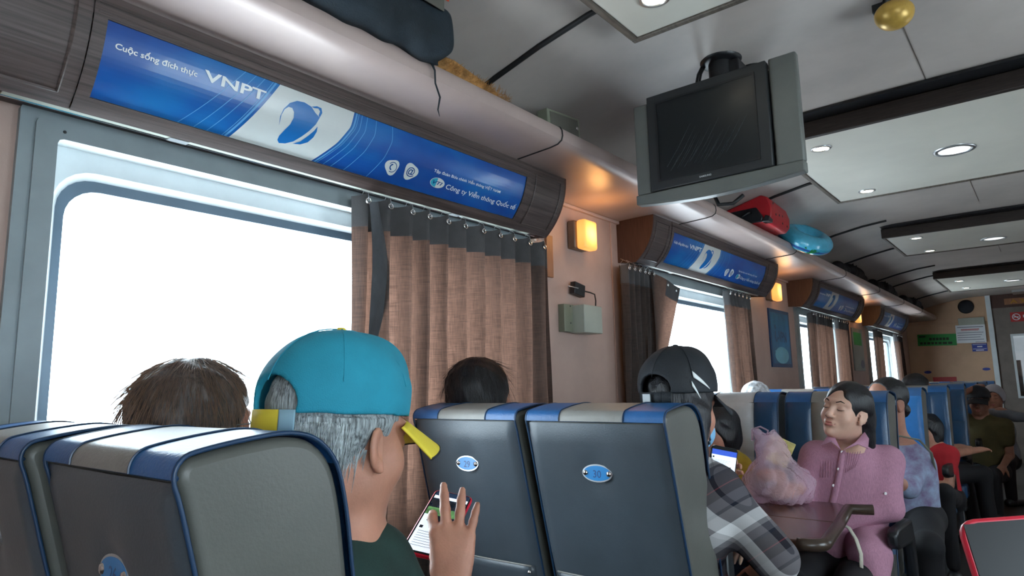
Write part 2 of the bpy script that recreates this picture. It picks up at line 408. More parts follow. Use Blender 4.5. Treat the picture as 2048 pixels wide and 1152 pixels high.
struct(MB().box((XL-.1, YB, ZF-.06), (XR+.1, YE+1.9, ZF)).build('floor', 'floor_vinyl'))
struct(MB().box((XL-.1, YB-.06, ZF), (XR+.1, YB, 1.3)).build('wall_back', 'wall_laminate'))
# curved ceiling, one lofted sheet
cx = (XL+XR)/2
half = [(XL, .90), (-1.76, .95), (-1.70, 1.01), (-1.60, 1.065), (-1.45, 1.11), (-1.25, 1.16), (-1.05, 1.197), (-.88, 1.215), (-.6, 1.22), (cx, 1.222)]
prof = half+[(2*cx-x, z) for x, z in half[-2::-1]]
prof += [(x, z+.05) for x, z in prof[::-1]]
struct(MB().ext(prof, YB, YE, 'y').build('ceiling', 'ceiling_laminate', smooth=False, recalc=True))
for o in [bpy.data.objects['ceiling']]:
    o.data.polygons.foreach_set('use_smooth', [True]*len(o.data.polygons)); o.data.set_sharp_from_angle(angle=math.radians(30))
CEIL = bpy.data.objects['ceiling']
# joints of the ceiling
jb = 0
for y, zz in ((1.72, 0), (4.2, 0), (5.7, 0), (6.9, 0), (8.4, 0), (9.15, 0), (10.9, 0)):
    p = [(x, y, z-.004) for x, z in half[2:8]]
    MB().tube(p, .011, 6, flat=1).build('ceiling_joint_strip', 'black_rubber', CEIL, smooth=True)
for y in (2.25, 4.62, 7.1, 9.0):
    MB().box((cx-.0015, y, 1.2195), (cx+.0015, y+.95, 1.2215)).build('ceiling_seam', 'panel_trim', CEIL)

# dropped ceiling panels with a dark beam at their near edge
def dropped_panel(ya, yb, n):
    x0, x1 = -.95, .39
    t = MB().box((x0, ya, 1.135), (x1, yb, 1.150)).build('trim_%d' % n, 'ceiling_panel', bevel=.003); struct(t)
    b = MB(); w = .022
    for q in ((x0-w, ya, 1.128, x0, yb, 1.21), (x1, ya, 1.128, x1+w, yb, 1.21), (x0-w, yb, 1.128, x1+w, yb+w, 1.21)):
        MB().box(q[:3], q[3:]).build('edge_strip', 'panel_trim', t, bevel=.004)
    MB().box((x0-w, ya-.03, 1.128), (x1+w, ya, 1.205)).build('beam', 'beam_wood', t, bevel=.004)
    MB().box((x0-.05, ya-.13, 1.206), (x1+.05, ya-.01, 1.2185)).build('black_gap_strip', 'black_plastic', t)  # black strip on the ceiling ahead of each panel's beam
PAN = [(-.6, 1.86), (3.22, 4.56), (6.02, 7.04), (8.98, 10.5)]
for i, (a, b) in enumerate(PAN): dropped_panel(a, b, i+1)
def spot(x, y, r, m, label, z=1.135):
    t = thing('ceiling_spotlight', label, 'light', (x, y, z), group='recessed spotlights of the ceiling panels')
    MB().lathe((0, 0, 0), [(r*1.32, 0), (r*1.3, -.005), (r*1.05, -.007), (r, -.001), (r*.98, .001)], 28).build('rim', 'aluminium', t, smooth=True)
    MB().lathe((0, 0, 0), [(r*.98, -.002), (r*.5, -.0035), (.0005, -.004)], 24).build('lens', m, t, smooth=True)
spots = [(-.80, 1.69, 'in front of the television'), (-.775, 3.41, 'at the near left corner of the panel beyond the television'), (-.765, 4.40, 'at the far left corner of the panel beyond the television'),
         (-.756, 6.2, 'at the near left corner of the third panel'), (-.75, 6.92, 'at the far left corner of the third panel'), (-.757, 9.4, 'at the near left corner of the last panel'), (-.76, 10.2, 'at the far left corner of the last panel')]
for x, y, s in spots: spot(x, y, .036, 'spot_glow', 'small round glowing spotlight '+s)
for y, s in ((3.90, 'in the panel beyond the television'), (6.7, 'in the third ceiling panel'), (9.85, 'in the last ceiling panel')):
    spot(-.27, y, .07, 'spot_dim', 'large round frosted downlight '+s)

# ---------------------------------------------------------------- windows of the left wall
def rrect(y0, y1, z0, z1, r, n=6):
    P = []
    for (cy, cz, a0) in ((y1-r, z1-r, 0), (y0+r, z1-r, 90), (y0+r, z0+r, 180), (y1-r, z0+r, 270)):
        for k in range(n+1):
            a = math.radians(a0+90*k/n); P.append((cy+r*math.cos(a), cz+r*math.sin(a)))
    return P
def ring_mesh(b, A, B, xa, xb):
    """closed band between loop A at xa and loop B at xb (same count), in the yz plane"""
    n = len(A); V = [(xa, p[0], p[1]) for p in A]+[(xb, p[0], p[1]) for p in B]
    b.add(V, [(i, (i+1) % n, n+(i+1) % n, n+i) for i in range(n)])
def window(n, y0, y1, side=-1, xw=XL):
    out = xw+side*.08; ins = xw-side*.018
    f = MB()
    # wide flat surround with two steps, like pressed metal
    for (a, b_, xa) in ((.075, .0, ins), (.045, .0, xw-side*.026)):
        O = rrect(y0-a, y1+a, WZ0-a, WZ1+a*.9, .012, 2); I = rrect(y0, y1, WZ0, WZ1, .012, 2)
        ring_mesh(f, O, I, xa, xa); ring_mesh(f, O, O, xa, xw)
    I = rrect(y0, y1, WZ0, WZ1, .012, 2)
    o = struct(f.build('window_%d' % n, 'window_frame', recalc=False))
    g = MB(); ring_mesh(g, I, I, xw-side*.026, out); g.build('reveal', 'white_print', o, recalc=False)  # white colour stands in for sunlight on the reveal
    g = MB(); A = rrect(y0, y1, WZ0, WZ1, .008, 6); B = rrect(y0+.012, y1-.012, WZ0+.015, WZ1-.05, .09, 6)
    ring_mesh(g, A, B, xw+side*.03, xw+side*.03); B2 = rrect(y0+.027, y1-.027, WZ0+.03, WZ1-.064, .08, 6); ring_mesh(g, B, B2, xw+side*.03, xw+side*.055)
    g.build('window_light_frame', 'window_light', o, recalc=False)
    g = MB(); B3 = rrect(y0+.047, y1-.047, WZ0+.05, WZ1-.09, .075, 6); ring_mesh(g, B2, B3, xw+side*.055, xw+side*.057); ring_mesh(g, B3, B3, xw+side*.057, out)
    g.build('gasket', 'gasket', o, recalc=False)
    MB().box((xw+side*.068, y0, WZ0), (xw+side*.072, y1, WZ1)).build('pane', 'glass', o)
    MB().box((min(xw-side*.03, out), y0-.02, WZ0-.02), (max(xw-side*.03, out), y1+.02, WZ0)).build('window_sill', 'window_light', o, bevel=.003)
    if side < 0:
        MB().box((xw, y0-.06, WZ1+.055), (xw+.012, y1+.1, WZ1+.14)).build('header_panel', 'window_light', o, bevel=.002)
        MB().box((xw+.012, y0+.17, WZ1+.068), (xw+.0135, y0+.21, WZ1+.12)).build('dark_label', 'gasket', o)
        MB().lathe((xw+.027, y0+.012, WZ1+.018), [(.004, 0), (.003, .002), (.0003, .0025)], 10, 'x').build('screw', 'black_plastic', o)
    return o
for i, (a, b) in enumerate(WIN): window(i+1, a, b)
for i, (a, b) in enumerate(RW): window(i+5, a, b, 1, XR)
for k, y in enumerate((3.06,)):
    struct(MB().box((XL, y-.012, ZF), (XL+.006, y+.012, .88)).build('trim_%d' % (20+k), 'wall_laminate', bevel=.002))
struct(MB().box((XL, YB, ZF), (XL+.02, YE, ZF+.16)).build('baseboard_left', 'lower_wall', bevel=.004))
struct(MB().box((XL, YB, .868), (XL+.02, YE, .884)).build('trim_30', 'rack_metal', bevel=.003))

# ---------------------------------------------------------------- luggage rack, in sections
rk = thing('luggage_rack', 'long pinkish metal luggage rack running along the wall above the windows', 'luggage rack', (XL, 0, .9))
rp = [(XL, .884), (-1.40, .902), (-1.365, .907), (-1.348, .918), (-1.343, .935), (-1.345, .955), (-1.353, .968), (-1.367, .972), (-1.375, .965), (-1.38, .945), (-1.40, .925), (XL, .910)]
ys = [YB, -.96, .51, 1.98, 3.45, 4.92, 6.39, 7.86, 9.33, 10.8, YE]
for a, b in zip(ys, ys[1:]):
    o = MB().ext(rp, a+.002, b-.002).build('rack_section', 'rack_metal', rk, world=True, smooth=True)
    o.data.set_sharp_from_angle(angle=math.radians(40))
for y in ys[1:-1]:
    pts = [(x+dx, y, z+dz) for (x, z), (dx, dz) in zip(rp[:9], [(0, -.001)]*3+[(.001, -.001)]*2+[(.001, 0)]*2+[(0, .001)]*2)]
    MB().tube(pts, .0035, 5).build('joint_gasket', 'black_rubber', rk, world=True)

# ---------------------------------------------------------------- curved valances with the advertisement
P0, CC, P2 = np.array([-1.555, .888]), np.array([-1.555, .74]), np.array([-1.67, .645])
TS = np.linspace(0, 1, 200)[:, None]; BZ = (1-TS)**2*P0+2*TS*(1-TS)*CC+TS**2*P2
SL = np.r_[0, np.cumsum(np.hypot(*np.diff(BZ, axis=0).T))]; SLT = SL[-1]
def vp(s, off=0.0):
    """profile point at arc length s from the top, pushed out by off"""
    x = np.interp(s, SL, BZ[:, 0]); z = np.interp(s, SL, BZ[:, 1])
    x1 = np.interp(min(s+.004, SLT), SL, BZ[:, 0]); z1 = np.interp(min(s+.004, SLT), SL, BZ[:, 1]); x0 = np.interp(max(s-.004, 0), SL, BZ[:, 0]); z0 = np.interp(max(s-.004, 0), SL, BZ[:, 1])
    tx, tz = x1-x0, z1-z0; n = math.hypot(tx, tz); return x-tz/n*off, z+tx/n*off
A0, A1, ST, SB = .506, 2.035, .055, .236     # printed part of the first valance
def polyfill(b, poly, yo, off, mi=0, nmax=.02):
    """flat outline (y, s) laid onto the curved face"""
    from mathutils.geometry import tessellate_polygon
    bm = bmesh.new(); vs_ = [bm.verts.new((p[0], p[1], 0)) for p in poly]
    for tri in tessellate_polygon([[Vector((p[0], p[1], 0)) for p in poly]]): bm.faces.new([vs_[i] for i in tri])
    for _ in range(2):
        e = [e for e in bm.edges if abs(e.verts[0].co.y-e.verts[1].co.y) > nmax]
        if e: bmesh.ops.subdivide_edges(bm, edges=e, cuts=1); bmesh.ops.triangulate(bm, faces=bm.faces)
    bm.verts.index_update(); V = []
    for v in bm.verts:
        x, z = vp(v.co.y, off); V.append((x, v.co.x+yo, z))
    b.add(V, [tuple(v.index for v in f.verts) for f in bm.faces], mi); bm.free()
def text_geo(body, shear=0.0, bold=0.0, res=3):
    c = bpy.data.curves.new('lettering', 'FONT'); c.body = body; c.size = 1; c.resolution_u = res; c.shear = shear; c.offset = bold
    o = bpy.data.objects.new('lettering', c); C.objects.link(o); me = o.to_mesh(); V = [tuple(v.co) for v in me.vertices]; Fc = [tuple(p.vertices) for p in me.polygons]
    o.to_mesh_clear(); bpy.data.objects.remove(o); bpy.data.curves.remove(c)
    a = np.array(V); return a, Fc
def text_on(b, body, y0, y1, s_base, cap, off, yo, slope=0.0, mi=0, **kw):
    """text from y0 to y1 along the coach, baseline at arc s_base, capital height cap"""
    a, Fc = text_geo(body, **kw); w = a[:, 0].max()-a[:, 0].min(); sx = (y1-y0)/w; sy = cap/.73; V = []
    for x, yv, _ in a:
        u = y0+(x-a[:, 0].min())*sx; s = s_base-yv*sy+slope*(u-y0); X, Z = vp(min(max(s, 0), SLT), off); V.append((X, u+yo, Z))
    b.add(V, Fc, mi)
logo = [(.957,.1644),(.953,.1382),(.958,.116),(.972,.095),(.993,.0823),(1.016,.0794),(1.039,.0844),(1.055,.0971),(1.072,.1062),(1.065,.1278),(1.05,.152),(1.033,.174),(1.014,.1948),(.993,.2073),(.975,.2115),(.967,.2038),(.968,.1906),(.977,.1713),(.988,.1513),(.993,.1306),(.99,.1153),(.982,.1062),(.971,.1062),(.961,.116),(.9555,.1333)]
ring = [(1.039,.0844),(1.057,.0773),(1.072,.0787),(1.077,.0908),(1.072,.1062),(1.067,.1013),(1.069,.0886),(1.062,.0823),(1.05,.0854)]
cres = [(1.014,.2017),(1.034,.1892),(1.052,.1658),(1.065,.1472),(1.072,.132),(1.074,.1472),(1.069,.1664),(1.057,.1851),(1.037,.1976)]
def bandR(s):  # curved right edge of the white band
    return np.interp(s, [ST, .1013, .1602, SB], [1.186, 1.181, 1.150, 1.092])
def bandL(s): return np.interp(s, [ST, SB], [.936, .838])
def valance(y_ad, yo_lab, n, lighter=0):
    yo = y_ad-A0; ya, yb = A0-.25+yo, A1+.275+yo
    t = thing('window_valance', yo_lab, 'valance', (XL, ya, .65), group='curved wooden valances over the windows')
    # end cheeks
    ck = [(XL+.001, .885)]+[tuple(vp(s)) for s in np.linspace(0, SLT, 14)]+[(XL+.001, .655)]
    for e0, e1 in ((ya, ya+.012), (yb-.012, yb)):
        MB().ext(ck, e0, e1).build('end_cheek', 'walnut_side', t, world=True)
    def strip(name, u0, u1, s0, s1, off, m, nv=12, th=.004, ends=True):
        b = MB(); nu = 1; SS = np.linspace(s0, s1, nv+1)
        outer = [vp(s, off) for s in SS]; inner = [vp(s, off-th) for s in SS[::-1]]
        return b.ext(outer+inner, u0, u1).build(name, m, t, world=True)
    strip('end_board', ya+.012, A0-.03+yo, 0, SLT, .0, 'walnut'); strip('end_board', A1+.03+yo, yb-.012, 0, SLT, .0, 'walnut')
    for (u0, u1) in ((ya+.012, A0-.034+yo), (A1+.034+yo, yb-.012)):   # raised moulding of the end boards
        b = MB(); i = .028; L_ = [(u0+i, .03), (u1-i, .03), (u1-i, SLT-.035), (u0+i, SLT-.035)]; pts = []
        for (p, q) in zip(L_, L_[1:]+L_[:1]):
            for k in range(10):
                f = k/10; s = p[1]+(q[1]-p[1])*f; X, Z = vp(s, .0015); pts.append((X, p[0]+(q[0]-p[0])*f, Z))
        b.tube(pts, .0035, 5, closed=True).build('moulding', 'walnut', t, world=True)
    strip('frame_rail', A0-.028+yo, A1+.028+yo, 0, ST, .003, 'walnut'); strip('frame_rail', A0-.028+yo, A1+.028+yo, SB, SLT, .003, 'walnut')
    strip('frame_rail', A0-.028+yo, A0+yo, ST, SB, .003, 'walnut'); strip('frame_rail', A1+yo, A1+.028+yo, ST, SB, .003, 'walnut')
    for s in (ST*.45, ST*.8): 
        X, Z = vp(s, .0035); MB().tube([(X, A0-.02+yo, Z), (X, A1+.02+yo, Z)], .002, 5).build('bead', 'walnut', t, world=True)
    pp = strip('printed_panel', A0+yo, A1+yo, ST, SB, -.002, 'ad_print', nv=16, th=.003)
    K = dict(parent=pp, recalc=False); L_ = t.location
    def put(b, name, m):
        o = b.build(name, m, pp, recalc=False); o.data.transform(Matrix.Translation(-L_)); return o
    b = MB(); k = 18
    for i in range(k):
        s0, s1 = ST+(SB-ST)*i/k, ST+(SB-ST)*(i+1)/k; q = [(vp(s0, -.0012), bandL(s0)), (vp(s0, -.0012), bandR(s0)), (vp(s1, -.0012), bandR(s1)), (vp(s1, -.0012), bandL(s1))]
        b.add([(v[0], u+yo, v[1]) for v, u in q], [(0, 1, 2, 3)])
    put(b, 'white_band', 'ad_white')
    for fn, offs in ((bandL, (-.012, -.02, -.045, -.07, -.1)), (bandR, (.01, .018, .03, .05, .085, .15))):
        for j, d in enumerate(offs):
            w = .003 if j == 0 else .0011; b = MB()
            for i in range(k):
                s0, s1 = ST+(SB-ST)*i/k, ST+(SB-ST)*(i+1)/k; dd0 = d*(1+.35*(i/k)*(j > 1)); dd1 = d*(1+.35*((i+1)/k)*(j > 1))
                q = [(vp(s0, -.0012), fn(s0)+dd0-w), (vp(s0, -.0012), fn(s0)+dd0+w), (vp(s1, -.0012), fn(s1)+dd1+w), (vp(s1, -.0012), fn(s1)+dd1-w)]
                b.add([(v[0], u+yo, v[1]) for v, u in q], [(0, 1, 2, 3)])
            put(b, 'fine_line', 'ad_line')
    for sh_ in (logo, ring, cres): b = MB(); polyfill(b, sh_, yo, -.0004); put(b, 'emblem', 'logo_blue')
    b = MB(); polyfill(b, [(1.046,.0885),(1.058,.0845),(1.0655,.0905),(1.064,.1),(1.057,.0955)], yo, .0001); put(b, 'emblem_gap', 'ad_white')
    for a_ in ((('VNPT', .732, .900, .1125, .0265), .012), (('Cuộc sống đích thực', .529, .716, .1115, .0135), .012), (('Tập đoàn Bưu chính Viễn thông VIỆT NAM', 1.547, 1.902, .1515, .0105), .005), (('Công ty Viễn thông Quốc tế', 1.626, 2.018, .1965, .0185), .003)):
        b = MB(); text_on(b, *a_[0], -.0004, yo, bold=a_[1]*1.9); put(b, 'lettering', 'white_print')
    def blob(cy, cs, rr, ph, n=24, sc=1.0):
        return [(cy+rr*sc*(1+.13*math.cos(3*a+ph))*math.cos(a), cs+rr*.98*(1+.13*math.cos(3*a+ph))*math.sin(a)) for a in (2*math.pi*i/n for i in range(n))]
    for bl in (blob(1.372, .180, .027, 2.4), blob(1.452, .176, .029, .5)): b = MB(); polyfill(b, bl, yo, -.0008); put(b, 'badge', 'ad_white')
    b = MB(); polyfill(b, [(1.582+.034*math.cos(a), .1855+.0185*math.sin(a)) for a in (2*math.pi*i/28 for i in range(28))], yo, -.0008)
    put(b, 'badge', 'ad_white')
    b = MB(); polyfill(b, [(1.578+.028*math.cos(a), .1855+.0165*math.sin(a)) for a in [math.pi/2+math.pi*i/14 for i in range(15)]], yo, -.0006); put(b, 'badge_tint', 'logo_teal')
    def arc(cy, cs, r0, r1, a0, a1, n=16):
        return [(cy+r1*math.cos(a0+(a1-a0)*i/n), cs+r1*math.sin(a0+(a1-a0)*i/n)) for i in range(n+1)]+[(cy+r0*math.cos(a1+(a0-a1)*i/n), cs+r0*math.sin(a1+(a0-a1)*i/n)) for i in range(n+1)]
    b = MB(); polyfill(b, arc(1.374, .180, .0155, .0180, -2.6, 2.0), yo, -.0003, nmax=.03)
    put(b, 'badge_sign', 'logo_dark'); b = MB(); polyfill(b, arc(1.374, .180, .007, .0115, 1.7, 4.6), yo, -.0003, nmax=.03); put(b, 'badge_sign', 'logo_dark'); b = MB()
    text_on(b, '@', 1.435, 1.470, .1865, .026, -.0003, yo, bold=.01); put(b, 'badge_sign', 'logo_dark'); b = MB(); text_on(b, 'VTI', 1.560, 1.606, .1915, .0125, -.0002, yo, shear=.3, bold=.02)
    put(b, 'badge_sign', 'logo_dark')
    # underside: added pale strip stands in for daylight there; hook track
    MB().box((-1.705, ya+.1, .650), (-1.683, yb-.1, .656)).build('underside_lit_strip', 'box_grey', t, world=True, bevel=.002)
    MB().box((-1.775, ya+.02, .662), (-1.68, yb-.02, .668)).build('underside_board', 'walnut', t, world=True)
    for f in (.22, .72):
        MB().box((-1.71, ya+f*(yb-ya), .6475), (-1.685, ya+f*(yb-ya)+.05, .6479)).build('rail_clip', 'aluminium', t, world=True)
    MB().tube([(-1.715, ya+.03, .655), (-1.715, yb-.03, .655)], .004, 6).build('hook_track', 'chrome', t, world=True)
    return t
valance(.506, 'walnut valance with blue advertisement nearest the camera, over the first window', 1)
valance(3.37, 'walnut valance with blue advertisement over the second window, right of the wall lamp', 2)
valance(6.36, 'dark valance with blue advertisement over the third window, beyond the second wall lamp', 3)
valance(9.30, 'farthest dark valance with advertisement, beside the end wall', 4)

# ---------------------------------------------------------------- curtains
def curtain(label, y0, y1, xc, pleat, amp, zt=.632, zb=-.62, gather=0.0, seed=1, sway=0.0, hooks=True, lean=0.0, m='curtain', hem=True, sink=0.0):
    r = random.Random(seed); t = thing('curtain', label, 'curtain', (xc, y0, zt), group='brown curtains hanging on hooks')
    npl = max(2, int(round((y1-y0)/pleat))); ph = [r.uniform(.75, 1.25) for _ in range(npl*2+2)]; cum = np.r_[0, np.cumsum(ph)]; cum = cum/cum[-1]
    def sheet(u, v, off=0.0):
        k = np.interp(u, cum, np.arange(len(cum)))   # pleat phase
        z = zt-(zt-zb)*v
        a = amp*(1-.45*v*(.5+.5*math.sin(k*1.7)))*(1+.25*math.sin(3*k))
        w = math.sin(math.pi*k); w = math.copysign(abs(w)**.75, w)
        y = y0+(y1-y0)*u+.35*amp*math.sin(2*math.pi*k*.5+v*1.3)+sway*v*v*(.5-u)*(y1-y0)+.01*math.sin(9*v+k)*v+lean*v
        x = xc+a*w+.008*math.sin(5*v+2*k)*v-off
        zz = z-(.012*abs(math.cos(math.pi*k)) if v < .02 else 0)-sink*u*(1 if v < .3 else (1-v)*1.4)
        return (x, y, zz)
    n = npl*14
    o = MB().grid(lambda u, v: sheet(u, .085+v*.915), n, 40).build('drape', m, t, world=True, smooth=True, recalc=False)
    o = MB().grid(lambda u, v: sheet(u, v*.085), n, 5).build('heading_band', 'curtain_band', t, world=True, smooth=True, recalc=False)
    if hooks:
        for i in range(0, len(cum)-1):
            u = (cum[i]+cum[i+1])/2; x, y, z = sheet(u, .022); s = 1 if i % 2 == 0 else -1
            if i % 2 == 0:
                e = MB(); pts = [(x+.004+.0, y+.009*math.cos(a), z+.009*math.sin(a)) for a in (2*math.pi*j/12 for j in range(12))]
                e.tube(pts, .003, 6, closed=True).build('grommet', 'chrome', t, world=True, smooth=True)
            h = MB(); hp = [(x+.004, y, z), (x+.009, y-.004, z+.012), (x+.002, y, z+.028), (-1.715+.004, y+.004, .655), (-1.715-.006, y+.002, .660)]
            h.tube(hp, .0011, 4).build('hook', 'aluminium', t, world=True)
    return t
curtain('wide brown pleated curtain drawn over the right half of the first window', 1.285, 2.35, -1.70, .105, .034, seed=3, sink=.0, zb=-.7)
curtain('narrow dark brown curtain at the left side of the second window, turned edge open', 3.02, 3.36, -1.71, .075, .030, seed=5, lean=.0)
curtain('brown curtain at the right side of the second window beside the poster', 4.42, 4.90, -1.71, .09, .03, seed=8, lean=.1)
curtain('dark curtain edge at the left of the third window', 6.45, 6.62, -1.71, .08, .03, seed=9, lean=-.05)
curtain('brown backlit curtain left of the white gap in the third window', 6.66, 7.25, -1.71, .1, .03, seed=11)
curtain('brown backlit curtain right of the white gap in the third window', 7.42, 7.95, -1.71, .1, .028, seed=12)
curtain('grey narrow curtain left on the farthest window', 9.35, 9.75, -1.71, .08, .03, seed=14)
curtain('grey narrow curtain right on the farthest window beside the end wall', 10.7, 11.2, -1.71, .09, .03, seed=15, lean=.2)
# the turned-back leading edge of the second window's curtain, a flap held by two studs
def flap(y0, y1, z0, z1, label):
    t = thing('curtain_flap', label, 'curtain', (-1.69, y0, z0))
    def fn(u, v):
        z = z1-(z1-z0)*v; yr = y0+(y1-y0)*(1-v**1.1); return (-1.685+.012*math.sin(5*u+3*v), y0-.02+(yr-y0+.02)*u, z-.05*u*(1-v))
    MB().grid(fn, 10, 24).build('drape', 'curtain', t, world=True, smooth=True, recalc=False)
    MB().grid(lambda u, v: tuple(np.array(fn(.45+.55*u, v*.16))+np.array((.003, 0, 0))), 8, 6).build('heading_band', 'curtain_band', t, world=True, smooth=True, recalc=False)
    for u in (.5, .88):
        p = fn(u, .05); MB().lathe((p[0]+.006, p[1], p[2]), [(.009, 0), (.008, .003), (.003, .005), (.0004, .005)], 14, 'x').build('stud', 'chrome', t, world=True, smooth=True)
flap(3.33, 3.70, .02, .615, 'folded-back corner of brown curtain with two metal studs at the second window')
# dark inner lining showing at the near edge of the first curtain
t = thing('curtain_lining', 'smooth dark lining turned out at the near edge of the first window curtain', 'curtain', (-1.66, 1.36, .6))
def lf(u, v):
    w = .035+.055*math.sin(math.pi*min(1, v*1.15))**1.2; return (-1.655+.018*math.sin(3*u+2.5*v), 1.325+w*(u-.1)+.01*math.sin(6*v), .60-.64*v)
MB().grid(lf, 8, 26).build('drape', 'curtain_dark', t, world=True, smooth=True, recalc=False)

# ---------------------------------------------------------------- things on the wall
def sconce(y, label):
    t = thing('wall_lamp', label, 'wall lamp', (XL, y, .75), group='amber wall lamps between the windows')
    MB().box((0, -.155, -.09), (.045, -.03, .05)).build('base', 'sconce_base', t, bevel=.008)
    MB().box((.046, -.145, -.095), (.10, -.03, .050)).build('shade', 'lamp_warm', t, bevel=.014, seg=4)
    l = bpy.data.lights.new('lamp_bulb', 'POINT'); l.energy = 1.0; l.color = (1, .48, .14); l.shadow_soft_size = .05
    lo = bpy.data.objects.new('lamp_bulb', l); C.objects.link(lo); lo.parent = t; lo.location = (.17, -.08, .0)
sconce(2.79, 'square amber wall lamp lit between first and second windows'); sconce(5.67, 'amber wall lamp lit above the blue poster')
sconce(8.6, 'small amber wall lamp beyond the third window')
t = thing('wall_box', 'pale grey metal junction box on the wall under the amber lamp', 'box', (XL, 2.74, .32))
MB().box((0, -.20, -.07), (.035, .03, .06)).build('back_plate', 'box_side', t, bevel=.002)
MB().box((.02, -.13, -.075), (.10, .03, .058)).build('cover', 'box_grey', t, bevel=.004)
for z in (-.03, .05): MB().lathe((.046, -.165, z), [(.004, 0), (.003, .002), (.0003, .002)], 10, 'x').build('screw', 'black_plastic', t)
t = thing('power_adapter', 'small dark plug adapter with cable on a nail above the grey wall box', 'adapter', (XL, 2.68, .46))
MB().box((.01, -.05, -.03), (.04, .04, .03), R=Euler((-.15, 0, 0)).to_matrix()).build('body', 'case_black', t, bevel=.003)
MB().tube([(.025, .04, .0), (.03, .10, -.004), (.04, .125, -.012), (.045, .125, -.045), (.05, .112, -.085)], .0035, 6).build('cable', 'black_rubber', t, smooth=True)
MB().tube([(.0, -.03, .0), (.045, -.03, .003), (.05, -.12, .004)], .0025, 6).build('hanging_wire', 'aluminium', t, smooth=True)
t = tag(MB().box((XL, 2.445, .50), (XL+.014, 2.495, .70)).build('wooden_strip', 'wood_strip', bevel=.002), 'short brown wooden strip screwed to the wall right of the first curtain', 'strip')
def poster(y0, y1, z0, z1, label, blue=True):
    t = thing('poster', label, 'poster', (XL, y0, z0))
    w, h = y1-y0, z1-z0
    MB().box((0, 0, 0), (.012, w, h)).build('frame', 'poster_navy' if blue else 'poster_grey', t, bevel=.002)
    MB().box((.012, .03, .03), (.0128, w-.03, h-.03)).build('picture', 'poster_blue' if blue else 'poster_grey', t)
    b = MB()
    if blue:
        b.ext([(w/2+.18*math.cos(a), .10+.07*math.sin(a)) for a in (2*math.pi*i/30 for i in range(30))], .0129, .0132, 'x'); b.build('pale_disc', 'poster_pale', t)
        b = MB()
        a, Fc = text_geo('-VPN', bold=.03); sx = .24/(a[:, 0].max()); b.add([(.0136, .17+x*sx, .215+y*.12) for x, y, _ in a], Fc)
        b.lathe((.0136, .13, .335), [(.022, 0), (.0003, .0002)], 16, 'x'); b.tube([(.0136, .125, .30), (.0138, .12, .25), (.0138, .14, .215), (.0136, .165, .225)], .012, 6, flat=.02)
        b.build('lettering', 'poster_navy', t)
        MB().box((.0133, .08, .13), (.0137, .22, .136)).build('small_print', 'poster_pale', t)
    else:
        MB().box((.0129, .05, h-.2), (.0133, w-.08, h-.05)).build('green_field', 'sign_green', t)
        MB().ext([(w-.12+.1*math.cos(a), .08+.05*math.sin(a)) for a in (2*math.pi*i/20 for i in range(20))], .0129, .0133, 'x').build('dark_shape', 'poster_navy', t)
poster(5.53, 6.06, .115, .60, 'blue framed poster reading i-VPN on the wall between second and third windows')
poster(8.42, 8.95, .10, .60, 'grey and green framed poster between third and fourth windows', False)

# ---------------------------------------------------------------- end wall
struct(MB().box((XL-.09, YE, ZF), (-.70, YE+.06, 1.3)).build('wall_end', 'end_laminate'))
struct(MB().box((.34, YE, ZF), (XR+.1, YE+.06, 1.3)).build('wall_end_right', 'end_laminate'))
struct(MB().box((-.70, YE, 1.02), (.34, YE+.06, 1.3)).build('wall_end_over_door', 'walnut_side'))
struct(MB().box((-.70, YE-.03, ZF), (-.635, YE+.02, 1.24)).build('trim_40', 'window_light', bevel=.004))
struct(MB().box((XL, YE-.012, .835), (-.70, YE, .85)).build('trim_41', 'end_laminate', bevel=.002))
struct(MB().box((-1.78, YE-.3, 1.245), (.6, YE, 1.26)).build('trim_42', 'ceiling_laminate'))
d = MB(); x0, x1, z0, z1 = -.43, -.10, -.30, .60
for q in (((-.69, YE+.01, ZF), (x0, YE+.05, 1.03)), ((x1, YE+.01, ZF), (.345, YE+.05, 1.03)), ((x0, YE+.01, ZF), (x1, YE+.05, z0)), ((x0, YE+.01, z1), (x1, YE+.05, 1.03))): d.box(*q)
dd = struct(d.build('door_1', 'door_grey'))
MB().box((x0, YE+.025, z0), (x1, YE+.03, z1)).build('pane', 'door_glass', dd)
b = MB()
for q in (((x0-.02, YE, z0-.02), (x0+.01, YE+.02, z1+.02)), ((x1-.01, YE, z0-.02), (x1+.02, YE+.02, z1+.02)), ((x0, YE, z1-.01), (x1, YE+.02, z1+.02)), ((x0, YE, z0-.02), (x1, YE+.02, z0+.01))): MB().box(*q).build('glazing_bead', 'window_light', dd)
MB().tube([(.24, YE-.02, -.35), (.24, YE-.05, -.33), (.24, YE-.05, -.15), (.24, YE-.02, -.13)], .01, 8).build('door_handle', 'chrome', dd, smooth=True)
struct(MB().box((-1.2, YE+1.8, ZF), (1.2, YE+1.86, 1.3)).build('wall_vestibule', 'vestibule_glow'))
for s_ in (-1, 1): struct(MB().box((s_*1.23-.03, YE+.06, ZF), (s_*1.23+.03, YE+1.86, 1.3)).build('wall_vestibule_side', 'box_grey'))  # side walls added to keep bright sky out of the vestibule
struct(MB().box((-.56, YE+.9, -.4), (-.40, YE+1.2, .25)).build('trim_43', 'door_grey'))
struct(MB().box((-1.2, YE+.06, 1.24), (1.2, YE+1.86, 1.3)).build('ceiling_vestibule', 'ceiling_laminate'))
